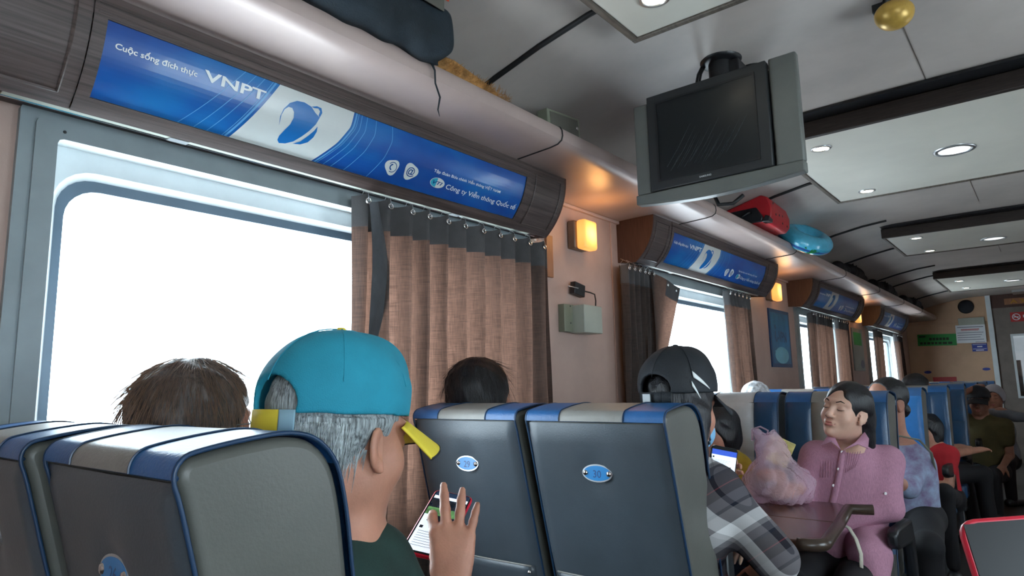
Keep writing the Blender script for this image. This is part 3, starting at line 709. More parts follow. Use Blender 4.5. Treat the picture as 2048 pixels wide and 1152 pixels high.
def sign(name, x0, x1, z0, z1, m, label, cat='sign', tilt=0.0, y=YE-.004):
    cxs, czs = (x0+x1)/2, (z0+z1)/2; t = thing(name, label, cat, (cxs, y, czs)); w, h = x1-x0, z1-z0
    R = Euler((0, tilt, 0)).to_matrix()
    MB().box((-w/2, -.002, -h/2), (w/2, .002, h/2), R=R).build('sheet', m, t)
    return t, R, w, h
def lines(t, R, rows, m, name='print_line'):
    for (xa, xb, z, hh) in rows: MB().box((xa, -.0032, z-hh/2), (xb, -.0022, z+hh/2), R=R).build(name, m, t)
t, R, w, h = sign('green_notice', -1.64, -1.12, .50, .68, 'sign_green', 'green notice with black printed lines on the end wall', tilt=.03)
r_ = random.Random(4)
x = -.10
for _ in range(6): lines(t, R, [(x, x+.035, .015, .04)], 'sign_ink', 'printed_word'); x += .045
x = -.23
for _ in range(8): wd = r_.uniform(.03, .06); lines(t, R, [(x, x+wd, -.05, .035)], 'sign_ink', 'printed_word'); x += wd+.014
lines(t, R, [(-.24, -.15, .055, .022)], 'sign_ink', 'printed_word')
t, R, w, h = sign('white_notice', -1.115, -.74, .515, .79, 'paper_white', 'white printed notice sheet hung on the end wall under the speaker', tilt=.02, y=YE-.05)
lines(t, R, [(-.165, .165, .105, .012)]+[(-.17, .16-.02*(k % 3), .02-.035*k, .009) for k in range(4)]+[(.05, .17, -.125, .008)], 'print_grey'); lines(t, R, [(-.12, .11, .07, .012), (-.12, .10, .052, .006)], 'print_red')
t = tag(MB().box((-1.07, YE-.045, .56), (-.74, YE, .90)).build('switch_cabinet', 'box_grey', bevel=.004), 'grey flat cabinet on the end wall behind the white notice', 'cabinet')
t, R, w, h = sign('blue_notice', -.935, -.745, .385, .505, 'sign_blue', 'small blue notice with pale lines on the end wall beside the door trim'); lines(t, R, [(-.085, .085, .045, .007), (-.03, .035, .012, .018), (-.085, .085, -.022, .006), (-.05, .05, -.043, .012)], 'paper_white')
t, R, w, h = sign('red_label', -1.49, -1.18, -.06, .01, 'sign_red', 'long red label on the end wall above the grey panel'); lines(t, R, [(-.12, .12, 0, .012)], 'sign_red')
t = tag(MB().box((-1.55, YE-.03, -.30), (-1.12, YE, -.085)).build('fold_table', 'box_grey', bevel=.004), 'pale grey folded panel low on the end wall', 'panel')
for i, (x, z, s) in enumerate(((-1.55, .09, 'left'), (-.79, .115, 'right'))):
    t = tag(MB().ext([(x+.05*math.cos(a), z+.022*math.sin(a)) for a in (2*math.pi*k/20 for k in range(20))], YE-.004, YE, 'y').build('number_plate', 'sign_blue'), 'small blue oval seat number plate on the %s of the end wall' % s, 'plate')
t = thing('loudspeaker', 'round black loudspeaker high on the end wall', 'speaker', (-.95, YE-.001, 1.075))
MB().lathe((0, 0, 0), [(.105, 0), (.105, -.012), (.092, -.018)], 32, 'y').build('ring', 'black_plastic', t, smooth=True)
MB().lathe((0, 0, 0), [(.092, -.012), (.05, -.022), (.0005, -.026)], 32, 'y').build('grille', 'cap_navy', t, smooth=True)
t, R, w, h = sign('coach_number_plate', -.47, -.12, 1.06, 1.15, 'wood_strip', 'brown plate with gold letters above the end door')
a, Fc = text_geo('A 3', bold=.03); b = MB(); sx = .16/a[:, 0].max(); b.add([(-.10+x*sx, -.004, -.028+y*.075) for x, y, _ in a], Fc); b.build('lettering', 'gold', t)
t, R, w, h = sign('no_smoking_sign', -.42, -.02, .80, .94, 'sign_red', 'red no smoking sign with pale ring above the door window', y=YE+.005)
MB().lathe((-.13, -.004, 0), [(.05, 0), (.05, -.001), (.04, -.001), (.04, 0)], 24, 'y').build('ring', 'paper_white', t)
ob_ = MB().box((-.05, -.0045, -.005), (.05, -.003, .005), R=Euler((0, .78, 0)).to_matrix()).build('bar', 'paper_white', t); ob_.location = (-.13, 0, 0)
MB().box((-.165, -.0045, -.006), (-.10, -.003, .006)).build('cigarette', 'paper_white', t)
for k in range(3): MB().box((-.05+.07*k, -.004, -.015), (.0+.07*k, -.003, .025)).build('printed_word', 'paper_white', t)
MB_air = MB().box((-.35, YE-.5, 1.19), (.1, YE-.1, 1.235)).build('air_vent', 'aluminium', bevel=.004); tag(MB_air, 'grey ceiling air vent in front of the end door', 'vent')
# ---------------------------------------------------------------- television and things on the ceiling
def television():
    t = thing('television', 'silver and black box television hanging from the ceiling', 'television', (-.817, 2.10, .83)); w, h = .29, .20
    MB().box((-.228, 0, -.155), (.200, .03, h+.0)).build('front_bezel', 'tv_bezel', t, bevel=.004)
    t.children[-1].location = (0, -.012, 0)
    b = MB(); x0, x1, z0, z1 = -.188, .155, -.118, .163
    b.grid(lambda u, v: (x0+(x1-x0)*u, -.0135-.004*math.sin(math.pi*u)*math.sin(math.pi*v), z0+(z1-z0)*v), 12, 10); b.build('screen', 'tv_screen', t, smooth=True)
    b = MB()
    for q in ((x0-.008, z0-.008, x1+.008, z0), (x0-.008, z1, x1+.008, z1+.008), (x0-.008, z0, x0, z1), (x1, z0, x1+.008, z1)): b.box((q[0], -.015, q[1]), (q[2], -.011, q[3]))
    b.build('screen_rim', 'black_plastic', t)
    for s, a, c in ((-1, -.29, -.231), (1, .203, .29)):
        o = MB().ext([(a, .004), (c, .004), (c, .035), (a+(.02 if s < 0 else 0), .035)], -.155, h-.004+(.012 if s > 0 else -.01), 'z').build('speaker_panel', 'tv_silver', t, bevel=.006)
    n = 16; pr = [(-.29+.58*i/n, -.155) for i in range(n+1)]+[(.29-.58*i/n, -.19-.018*math.sin(math.pi*i/n)) for i in range(n+1)]
    MB().ext(pr, -.006, .035, 'y').build('chin_panel', 'tv_silver', t, bevel=.004)
    MB().ext([(-.24, .185), (.24, .185), (.24, -.16), (-.24, -.16)], .03, .10, 'y').build('rear_frame', 'tv_bezel', t, bevel=.01)
    MB().add([(-.22, .1, -.15), (.22, .1, -.15), (.22, .1, .17), (-.22, .1, .17), (-.13, .34, -.08), (.13, .34, -.08), (.13, .34, .12), (-.13, .34, .12)], [(0, 1, 5, 4), (1, 2, 6, 5), (2, 3, 7, 6), (3, 0, 4, 7), (4, 5, 6, 7)]).build('rear_housing', 'tv_bezel', t, bevel=.01)
    a, Fc = text_geo('SAMSUNG', bold=.02); b = MB(); sx = .042/a[:, 0].max(); b.add([(-.045+x*sx, -.0125, -.142+y*.0085) for x, y, _ in a], Fc); b.build('lettering', 'tv_text', t)
    b = MB()                                               # pale slanting streaks across the screen
    r = random.Random(2)
    for k in range(26):
        x = x0+.03+k*.0125; l = .05+.09*r.random(); z = z0+.02+.02*r.random()+max(0, (k-14))*.006
        if x+l*.7 < x1-.01: b.tube([(x, -.0165, z), (x+l*.35, -.0172, z+l*.45), (x+l*.7, -.0168, z+l)], [.0008, .0016, .0008], 4, flat=.1)
    b.build('pale_streaks', mat('screen_streaks', '#4e5457', .7, var=.2, vscale=120), t)
    MB().lathe((-.045, .26, .389), [(.0005, -.016), (.06, -.016), (.078, -.008), (.08, 0)], 28).build('ceiling_flange', 'black_plastic', t, smooth=True)
    MB().lathe((.02, .42, .389), [(.0005, -.014), (.05, -.014), (.062, -.006), (.064, 0)], 28).build('ceiling_flange', 'black_plastic', t, smooth=True)
    MB().lathe((-.045, .26, 0), [(.045, .12), (.045, .375)], 20).build('post', 'black_plastic', t, smooth=True)
    MB().box((-.012, .24, .15), (.03, .44, .37)).build('bracket', 'black_plastic', t, bevel=.005)
    for dx in (0, .012): MB().tube([(-.11+dx, .25, .388), (-.12+dx, .22, .34), (-.13+dx, .2, .26), (-.12+dx, .19, .17)], .005, 6).build('cable', 'black_rubber', t, smooth=True)
    MB().tube([(-.05, .10, -.16), (-.02, .08, -.222), (.03, .08, -.228), (.06, .1, -.2)], .007, 6).build('cable_loop', 'black_rubber', t, smooth=True)
television()
t = thing('ceiling_dome', 'round golden knob hanging from the ceiling near the camera', 'ceiling fitting', (-.275, 2.33, 1.215))
MB().lathe((0, 0, 0), [(.03, .0), (.032, -.012), (.02, -.02)], 20).build('collar', 'black_plastic', t, smooth=True)
MB().lathe((0, 0, -.05), [(.0005, .04)]+[(.058*math.sin(a), .04*math.cos(a) if a < 1.5 else .05*math.cos(a)) for a in np.linspace(.3, 3.0, 14)]+[(.0005, -.051)], 28).build('ball', 'gold_ball', t, smooth=True)
MB().box((-.06, -.01, -.03), (-.025, .01, -.0)).build('latch', 'black_plastic', t, bevel=.003)

# ---------------------------------------------------------------- luggage on the rack
def soft(name, label, lo, hi, m, fn, group=None, h=.008, cat='bag'):
    t = thing(name, label, cat, ((lo[0]+hi[0])/2, (lo[1]+hi[1])/2, lo[2]), group=group); s = SDF(np.array(lo)-.04, np.array(hi)+.04, h); fn(s)
    s.field(lambda X, Y, Z: .004*np.sin(23*X+31*Y+9)*np.sin(27*Z+11*Y)+.0025*np.sin(55*Y+20*Z)); s.mesh('body', m, t, relax=2); return t
def rbox(s, lo, hi, r):
    lo = np.array(lo, float); hi = np.array(hi, float); c = (lo+hi)/2; e = (hi-lo)/2-r
    q = s.sub(lo-.02, hi+.02)
    if q is None: return
    sl, X, Y, Z = q; dx = np.abs(X-c[0])-e[0]; dy = np.abs(Y-c[1])-e[1]; dz = np.abs(Z-c[2])-e[2]
    d = np.sqrt(np.maximum(dx, 0)**2+np.maximum(dy, 0)**2+np.maximum(dz, 0)**2)+np.minimum(np.maximum(np.maximum(dx, dy), dz), 0)-r; s.op(sl, d, .01, 'u')
def navy(s):
    rbox(s, (-1.56, .62, .975), (-1.27, 1.33, 1.115), .03); s.cone((-1.34, .75, .99), (-1.33, 1.25, .985), .03, .03, .03); s.cone((-1.31, 1.28, 1.0), (-1.42, 1.36, 1.03), .03, .02, .03); s.cone((-1.34, 1.26, .97), (-1.33, 1.31, .955), .012, .006, .015)
t = soft('travel_bag', 'large navy fabric bag overhanging the luggage rack at the top', (-1.57, .60, .94), (-1.25, 1.40, 1.13), 'bag_navy', navy, h=.007)
MB().box((-1.262, 1.08, 1.082), (-1.259, 1.27, 1.118)).build('grey_band', 'grey_tape', t, world=True, bevel=.001)
MB().box((-1.262, 1.20, 1.122), (-1.259, 1.29, 1.148)).build('orange_patch', 'orange_strip', t, world=True, bevel=.001)
MB().tube([(-1.335, 1.29, .96), (-1.33, 1.30, .935), (-1.338, 1.31, .90), (-1.334, 1.325, .86), (-1.338, 1.32, .82), (-1.336, 1.325, .80)], [.006, .004, .0035, .004, .003, .001], 6, flat=.6).build('dangling_strap', 'bag_navy', t, world=True, smooth=True)
tag(MB().box((-1.36, .80, .972), (-1.325, .965, 1.005)).build('green_pouch', 'bag_green', bevel=.008), 'small green pouch under the near end of the navy bag', 'pouch')
t = thing('straw_mat', 'rolled straw mat with frayed fringe on the rack beside the navy bag', 'mat', (-1.41, 1.55, .975))
MB().tube([(-1.405, 1.36, 1.01), (-1.40, 1.44, 1.012), (-1.395, 1.54, 1.00), (-1.39, 1.64, .99)], [.03, .032, .026, .016], 12).build('roll', 'straw', t, world=True, smooth=True)
b = MB(); r = random.Random(6)
for k in range(520):
    y = r.uniform(1.37, 1.70); x = -1.385+r.uniform(-.012, .02); z = .995-.05*(y-1.4)+r.uniform(-.005, .018); d = Vector((r.uniform(-.2, 1), r.uniform(-.7, .9), r.uniform(-.6, .9))).normalized()*r.uniform(.012, .03)
    p = Vector((x, y, z)); q = p+d*.5+Vector((0, 0, r.uniform(-.004, .004))); b.tube([p, q, p+d], [.0009, .0008, .0004], 3)
b.build('fringe', 'straw', t, world=True, kind='stuff')
t = thing('grey_case', 'small grey plastic case standing tilted on the luggage rack near the joint', 'box', (-1.43, 2.09, .975)); R = Euler((.10, 0, 0)).to_matrix()
MB().box((-.02, -.115, .0), (.03, .11, .095), R=R).build('body', 'box_side', t, bevel=.004); MB().box((.0305, -.10, .01), (.032, .095, .085), R=R).build('front_plate', 'grey_tape', t, bevel=.001)
MB().lathe(tuple(R @ Vector((.033, .085, .05))), [(.008, 0), (.006, .002), (.0004, .002)], 14, 'x').build('button', 'chrome', t)
# red suitcase
t = thing('suitcase', 'red hard suitcase with black end and handle on the rack beyond the television', 'suitcase', (-1.40, 4.28, .975), rz=.05)
MB().ext([(-.14, 0), (.12, 0), (.145, .03), (.15, .09), (.13, .155), (.09, .175), (-.14, .11)], -.20, .24, 'y').build('shell', 'case_red', t, bevel=.008, seg=2)
MB().ext([(-.135, .002), (.09, .002), (.10, .03), (.06, .10), (-.135, .09)], -.215, -.198, 'y').build('end_panel', 'case_black', t, bevel=.008)
MB().tube([(-.06, -.21, .02), (-.05, -.245, .03), (.02, -.245, .06), (.03, -.21, .07)], .009, 8, flat=.7).build('handle', 'case_black', t, smooth=True)
MB().ext([(.09, .0), (.135, .0), (.14, .03), (.115, .04)], -.22, -.14, 'y').build('corner_guard', 'case_black', t, bevel=.004)
for (y, z) in ((-.12, .13), (-.10, .06), (-.02, .07), (.06, .08), (.05, .03), (.14, .10), (.16, .03)):
    MB().lathe((.146+(.002 if z < .1 else -.006), y, z), [(.008, 0), (.007, .003), (.0004, .003)], 10, 'x').build('stud', 'case_black', t)
# swim ring
p = atx(1610, 477, -1.30); t = thing('swim_ring', 'light blue inflatable swim ring with sea print on the luggage rack', 'swim ring', p); Rr = Euler((.25, .62, 0)).to_matrix()
b = MB()
def tor(u, v): a, c = 2*math.pi*u, 2*math.pi*v; rr = .125+.068*math.cos(c)+.002*math.sin(18*a); return Rr @ Vector((rr*math.cos(a), rr*math.sin(a)*1.15, .064*math.sin(c)))
b.grid(tor, 48, 20, closeu=True, mif=lambda u, v: 1 if (.60 < v < .66 or .9 < v < .93) else 0); b.build('tube', ['ring_blue', 'ring_navy'], t, smooth=True)
b = MB(); r = random.Random(3)
for k in range(10):
    p0 = tor(.86+.02*r.random(), .86); q = tor(.83+.09*r.random(), .93+.06*r.random()); b.tube([p0*1.01, (p0+q)*.51, q*1.01], .006, 4, flat=.4)
b.build('seaweed_print', 'ring_green', t)
for n_, (pa, pb, rr, lab) in enumerate((((1674, 528), (1722, 545), .10, 'dark rounded bag on the rack, first of the dark bags beyond the swim ring'), ((1742, 545), (1782, 575), .10, 'dark bag with looped handles on the rack, middle of the dark bags'), ((1805, 598), (1838, 617), .10, 'black bag on the rack nearest the end wall'))):
    A = atx(*pa, -1.46); B = atx(*pb, -1.46); A[2] = B[2] = 1.03
    def fn(s, A=A, B=B, rr=rr): s.cone(A, B, .065, .06, .03); s.cone(A*.7+B*.3+[.05, 0, .01], A*.4+B*.6+[.05, 0, 0], .055, .06, .04)
    t = soft('luggage_bag', lab, np.minimum(A, B)-.1, np.maximum(A, B)+.1, 'bag_black', fn, group='dark bags at the far end of the rack', h=.012)
    mid = (A+B)/2
    MB().tube([mid+[.04, -.1, .04], mid+[.05, -.08, .10], mid+[.05, .05, .11], mid+[.04, .08, .04]], .008, 6).build('handle', 'bag_black', t, world=True, smooth=True)

# ---------------------------------------------------------------- seats
SP = [(.19, .45), (.125, .69), (.05, .97), (.012, 1.115), (.0, 1.155), (.008, 1.176), (.03, 1.184), (.09, 1.193), (.145, 1.196), (.185, 1.184), (.215, 1.15), (.232, 1.09), (.245, 1.0), (.26, .9), (.285, .75), (.32, .55), (.34, .45)]
def dense(P, n=6):
    P = np.array(P, float); out = []
    for i in range(len(P)-1):
        p0 = P[max(i-1, 0)]; p1 = P[i]; p2 = P[i+1]; p3 = P[min(i+2, len(P)-1)]
        for k in range(n):
            t = k/n; out.append(.5*((2*p1)+(-p0+p2)*t+(2*p0-5*p1+4*p2-p3)*t*t+(-p0+3*p1-3*p2+p3)*t**3))
    out.append(P[-1]); return np.array(out)
SPD = dense(SP, 4)
def sp_off(P, off):
    d = np.gradient(P, axis=0); n = np.stack([-d[:, 1], d[:, 0]], 1); n /= np.linalg.norm(n, axis=1)[:, None]; return P+n*off
def sl_(i0, i1): return SPD[i0*4:i1*4+1]
def make_seat(w=.432, centre='seat_grey', wing='seat_blue', plate=None, detail=True, side='seat_side', back='seat_back'):
    t = thing('passenger_chair', 'chair', 'chair', (0, 0, ZF)); hw = w/2
    ins = sp_off(SPD, -.004)
    MB().ext([tuple(p) for p in ins], -hw+.004, hw-.004, 'x').build('backrest', side, t, bevel=.014, seg=3, ang=50)
    def wrap(name, i0, i1, x0, x1, m, off=.003, bulge=0.0, th=.006, parent=t, sink=None):
        P = sl_(i0, i1); n = len(P)-1; nx = 8 if bulge or sink else 2; b = MB(); Po = sp_off(SPD, 1.0)[i0*4:i1*4+1]-P
        def fn(u, v):
            i = min(int(round(v*n)), n); x = x0+(x1-x0)*u; e = min(u, 1-u)*(x1-x0); f = min(v, 1-v)*n*.02
            o = off+bulge*math.sin(math.pi*u)**.5*math.sin(math.pi*min(max(v, 0), 1))**.4-(.008*max(0, 1-e/.012)**2 if bulge else 0)
            if sink: o += sink(x, P[i][1])
            q = P[i]+Po[i]*o; return (x, q[0], q[1])
        return b.grid(fn, nx if not sink else 28, n).build(name, m, parent, smooth=True, recalc=False)
    # padded rear panel (the side one sees from behind)
    bp = MB(); z0, z1 = .50, 1.150; nu, nv = 24, 22
    def rear(u, v):
        z = z0+(z1-z0)*v; y = np.interp(z, [p[1] for p in SP[:6]], [p[0] for p in SP[:6]]); nar = 1-.10*max(0, (.35-v)/.35)**1.6; x = (-hw+.006+(w-.012)*u)*nar
        e = min(u, 1-u); g = min(v, 1-v); ed = min(1, e/.06, g/.05); dimp = .010*math.exp(-((x)**2+(z-1.02)**2)/.0016)
        return (x, y-.010*math.sqrt(max(0, 1-(1-ed)**2))-.006*math.sin(math.pi*u)*math.sin(math.pi*v)+dimp*1.0+.0015*math.sin(17*x+9*z), z)
    bp.grid(rear, nu, nv).build('rear_panel', back, t, smooth=True, recalc=False)
    k = .27
    for x0, x1, m, nm in ((-hw, -hw+w*k, 'trim_blue', 'top_trim'), (-hw+w*k, hw-w*k, 'seat_grey' if centre != 'seat_white' else 'seat_white', 'top_trim'), (hw-w*k, hw, 'trim_blue', 'top_trim')):
        wrap(nm, 4, 10, x0, x1, m, off=.003)
    if detail:
        for x in (-hw+w*k, hw-w*k):
            P = sp_off(sl_(4, 10), .0045); MB().tube([(x, p[0], p[1]) for p in P], .0016, 5).build('seam', 'piping_blue', t)
        b = MB(); 
        for i in range(44):
            x = -hw+.012+(w-.024)*i/43; b.tube([(x, .0005, 1.163), (x+.0045, -.0002, 1.163)], .0011, 4)
        b.build('stitching', 'stitch', t, kind='stuff')
        P = sp_off(SPD, .001)
        for s in (-1, 1): MB().tube([(s*(hw-.003), p[0], p[1]) for p in P], .0032, 6).build('piping', 'piping_blue', t, smooth=True)
        MB().tube([(-hw+.004, .002, 1.156), (hw-.004, .002, 1.156)], .0035, 6).build('piping', 'piping_blue', t, smooth=True)
    # front padding: two blue wings and a centre in two cushions
    for x0, x1, m in ((-hw, -hw+w*.27, wing), (hw-w*.27, hw, wing)):
        wrap('front_wing', 10, 13, x0, x1, m, off=.006, bulge=.010); wrap('front_wing', 13, 15, x0, x1, m, off=.006, bulge=.010)
    wrap('front_cushion', 10, 13, -hw+w*.27, hw-w*.27, centre, off=.003, bulge=.012); wrap('front_cushion', 13, 15, -hw+w*.27, hw-w*.27, centre, off=.003, bulge=.014)
    # seat cushion, pedestal, armrests
    MB().box((-hw+.01, .24, .34), (hw-.01, .74, .46)).build('seat_cushion', 'seat_blue', t, bevel=.035, seg=3)
    MB().box((-hw+.03, .28, .26), (hw-.03, .70, .34)).build('seat_frame', 'seat_steel', t, bevel=.006)
    for s in (-1, 1): MB().box((s*(hw-.07)-.02, .32, 0), (s*(hw-.07)+.02, .66, .27)).build('leg', 'seat_steel', t, bevel=.006)
    MB().box((-hw+.02, .172, .44), (hw-.02, .20, .50)).build('lower_pocket', back, t, bevel=.006)
    for s in (-1, 1):
        a = MB().ext([(.27, .60), (.31, .69), (.60, .70), (.635, .685), (.635, .64), (.58, .62), (.36, .60), (.33, .45), (.27, .45)], s*(hw-.013)-.019, s*(hw-.013)+.019, 'x').build('armrest', 'case_black', t, bevel=.012, seg=3)
    if detail:      # map pocket low on the back
        def pk(u, v):
            z = .47+.262*v; y = np.interp(z, [p[1] for p in SP[:6]], [p[0] for p in SP[:6]]); e = min(u, 1-u); return ((-hw+.022+(w-.044)*u)*(1-.07*(1-v)), y-.016-.006*math.sin(math.pi*u)-(.004 if v > .5 else 0)+(.012 if e < .02 else 0), z)
        MB().grid(pk, 20, 10).build('seat_pocket', back, t, smooth=True, recalc=False, solid=.004)
        MB().tube([pk(u, 1.0) for u in np.linspace(.02, .98, 16)], .0028, 6).build('pocket_rim', 'seat_grey', t, smooth=True)
        for s in (.04, .96): q = pk(s, .93); MB().lathe((q[0], q[1]-.004, q[2]), [(.006, 0), (.004, -.003), (.0004, -.004)], 10, 'y').build('pocket_stud', 'chrome', t, smooth=True)
    if plate:
        pl = MB().ext([(.046*math.cos(a)*1, 1.02+.023*math.sin(a)) for a in (2*math.pi*i/28 for i in range(28))], .012, .018, 'y').build('number_plate', 'aluminium', t)
        MB().ext([(.042*math.cos(a), 1.02+.0195*math.sin(a)) for a in (2*math.pi*i/28 for i in range(28))], .0112, .013, 'y').build('plate_face', 'plate_blue', pl)
        for s in (-1, 1): MB().lathe((s*.036, .0112, 1.02), [(.0075, 0), (.006, -.003), (.0004, -.004)], 12, 'y').build('screw', 'chrome', pl, smooth=True)
        a, Fc = text_geo(plate, bold=.01); b = MB(); sx = .026/a[:, 0].max(); b.add([(-.013+x*sx, .0108, 1.009+y*.027) for x, y, _ in a], Fc); b.build('digits', 'plate_digit', pl)
        for c in [pl]+list(pl.children):
            if c is pl: c.location = (0, .012, 0); c.rotation_euler = (0, 0, 0)
    return t
def put_seat(t, x, y, rz=0, lab='', group=None):
    t.location = (x, y, ZF); t.rotation_euler = (0, 0, rz); t['label'] = lab; t['group'] = group
    if not group and 'group' in t: del t['group']
G1, G2 = 'seats seen from behind', 'seats facing the camera'
put_seat(make_seat(plate='29'), -1.43, 1.505, 0, 'dark grey seat back with blue number plate 29, next to the first window curtain', G1)
put_seat(make_seat(plate='30'), -.963, 1.505, 0, 'dark grey seat back with blue number plate 30, before the person in plaid', G1)
s0 = make_seat(plate='26'); put_seat(s0, -.985, .350, 0, 'near grey seat with blue top trim at the lower left, aisle side', G1)
put_seat(dup(s0), -1.452, .330, 0, 'near grey seat at the lower left corner, window side', G1)
s1 = make_seat(w=.425, centre='seat_white'); put_seat(s1, -1.235, 3.45, math.pi, 'pale grey seat with blue wing facing the camera, left of the woman in pink', G2)
s2 = make_seat(w=.425, centre='seat_grey')
for c_ in s2.children:
    if c_.name.startswith('armrest') and c_.data.vertices[0].co.x < 0: c_.location.x = -.05; c_.location.y = -.03
put_seat(s2, -.78, 3.45, math.pi, 'grey seat with dark blue wings behind the woman in the pink shirt', G2)
sb = make_seat(w=.42, centre='seat_grey', wing='seat_light_blue', detail=False); put_seat(sb, -.80, 4.55, math.pi, 'bright blue edged seat behind the woman in the patterned top', G2)
LB = ['third', 'fourth', 'fifth', 'sixth']
put_seat(dup(sb), -1.26, 4.55, math.pi, 'window side seat beside the bright blue edged seat, second row facing the camera', G2)
sc = make_seat(w=.42, centre='seat_blue', detail=False)
rows = [5.68, 6.8, 7.95, 9.1, 10.3]
for i, y in enumerate(rows):
    nm = ['third', 'fourth', 'fifth', 'sixth', 'farthest'][i]
    for j, x in enumerate((-.80, -1.26)):
        o = sc if (i == 0 and j == 0) else dup(sc)
        put_seat(o, x, y, math.pi, '%s seat of the %s row facing the camera' % (('blue aisle side' if j == 0 else 'window side'), nm), G2)
        o.location.z = ZF-(.05 if i > 0 and j == 0 else 0)*0

# ---------------------------------------------------------------- table
t = thing('folding_table', 'dark glossy brown table with rounded edge between the facing seats', 'table', (-1.2, 2.45, ZF)); TZ = -.47
def plan(y0, y1, xr0, xr1, r=.05):
    P = [(XL+.01, y0), (xr0-r*1.3, y0)]+[(xr0-r*(1.3-1.3*math.sin(a)), y0+r*(1-math.cos(a))) for a in (math.pi/2*i/6 for i in range(1, 7))]+[(xr1, y1)]+[(XL+.01, y1)]
    return P
ym = 2.46
MB().ext(plan(2.13, ym-.002, -.585, -.615), TZ-.028, TZ, 'z').build('table_leaf', 'table_wood', t, world=True, bevel=.004)
MB().ext([(XL+.01, ym+.002), (-.617, ym+.002), (-.66, 2.80), (-.70, 2.84), (XL+.01, 2.84)], TZ-.028, TZ, 'z').build('table_leaf', 'table_wood', t, world=True, bevel=.004)
e = plan(2.13, ym, -.585, -.615)[1:-1]+[(-.66, 2.80), (-.58, 2.83)]
MB().tube([(p[0], p[1], TZ-.012) for p in e], .019, 10).build('edge_trim', 'table_edge', t, world=True, smooth=True)
MB().box((XL+.02, ym-.03, TZ-.08), (-.75, ym+.03, TZ-.03)).build('support_beam', 'seat_steel', t, world=True, bevel=.004)
MB().box((-1.05, ym-.03, ZF), (-.99, ym+.03, TZ-.03)).build('leg', 'seat_steel', t, world=True, bevel=.006)
# ================================================================= people
def V3(*a): return np.array(a, float)
class Head:
    def __init__(s, c, R, k=1.0): s.c = np.array(c, float); s.R = np.array(R, float); s.k = k
    def p(s, *q): return s.c+s.R @ (np.array(q, float)*s.k)
    def ell(s, S_, c, r, k=.02, mode='u', R=None): S_.ell(s.p(*c), np.array(r)*s.k, k*s.k if k else k, s.R if R is None else s.R @ R, mode)
    def cone(s, S_, a, b, ra, rb, k=.02, mode='u'): S_.cone(s.p(*a), s.p(*b), ra*s.k, rb*s.k, k*s.k, mode)
def head_sdf(S_, H, closed=False, female=False):
    j = .9 if female else 1.0
    H.ell(S_, (0, -.018, .036), (.074, .094, .082), .02); H.ell(S_, (0, .026, -.028), (.060*j, .060, .082), .03)
    H.ell(S_, (0, .046, -.092), (.032*j, .030, .024), .035); H.ell(S_, (0, -.005, -.065), (.054*j, .05, .035), .04)
    for s in (-1, 1):
        H.ell(S_, (s*.036, .052, -.032), (.024, .022, .026), .025); H.cone(S_, (s*.012, .086, .022), (s*.044, .070, .022), .009, .009, .018)
    for s in (-1, 1): H.ell(S_, (s*.031, .098, -.002), (.018, .016, .012), .014, 's')
    for s in (-1, 1): H.ell(S_, (s*.031, .070, -.001), (.0155, .0155, .0125), .005)
    H.cone(S_, (0, .082, .008), (0, .103, -.032), .0065, .0105, .012); H.ell(S_, (0, .103, -.036), (.012, .010, .009), .008)
    for s in (-1, 1): H.ell(S_, (s*.0125, .094, -.038), (.0075, .009, .0065), .006)
    H.ell(S_, (0, .079, -.064), (.026, .014, .014), .012); H.cone(S_, (-.021, .083, -.066), (.021, .083, -.066), .0022, .0022, .004, 's')
    H.ell(S_, (0, .077, -.099), (.016, .013, .012), .015)
    for s in (-1, 1):
        Re = np.array(Euler((.15, 0, s*.35)).to_matrix()); H.ell(S_, (s*.076, -.008, -.012), (.006, .018, .029), .004, R=Re); H.ell(S_, (s*.081, -.004, -.008), (.006, .009, .017), .004, 's', R=Re); H.cone(S_, (s*.072, .002, -.034), (s*.074, .003, -.040), .007, .006, .006)
def face_parts(H, t, lipc='lip', eyes=True, brows=True):
    b = MB()
    def hp(*q): return Vector(H.p(*q))
    if brows:
        for s in (-1, 1): MB().tube([hp(s*.013, .0925, .020), hp(s*.03, .0905, .028), hp(s*.047, .074, .022)], [.0028*H.k, .0034*H.k, .001*H.k], 6, flat=.8).build('eyebrow', 'brow', t, world=True, smooth=True)
    if eyes:
        for s in (-1, 1): MB().tube([hp(s*.017, .0835, -.004), hp(s*.026, .0868, -.0075), hp(s*.036, .0858, -.0075), hp(s*.045, .0785, -.003)], [.0006*H.k, .0016*H.k, .0016*H.k, .0008*H.k], 6).build('eyelashes', 'brow', t, world=True, smooth=True)
    for z, r in ((-.0615, .0036), (-.0715, .0046)): 
        MB().tube([hp(-.022, .081, -.066), hp(-.010, .091, z), hp(0, .0925, z-.0005), hp(.010, .091, z), hp(.022, .081, -.066)], [.0006*H.k, r*.85*H.k, r*H.k, r*.85*H.k, .0006*H.k], 8).build('lip', lipc, t, world=True, smooth=True)
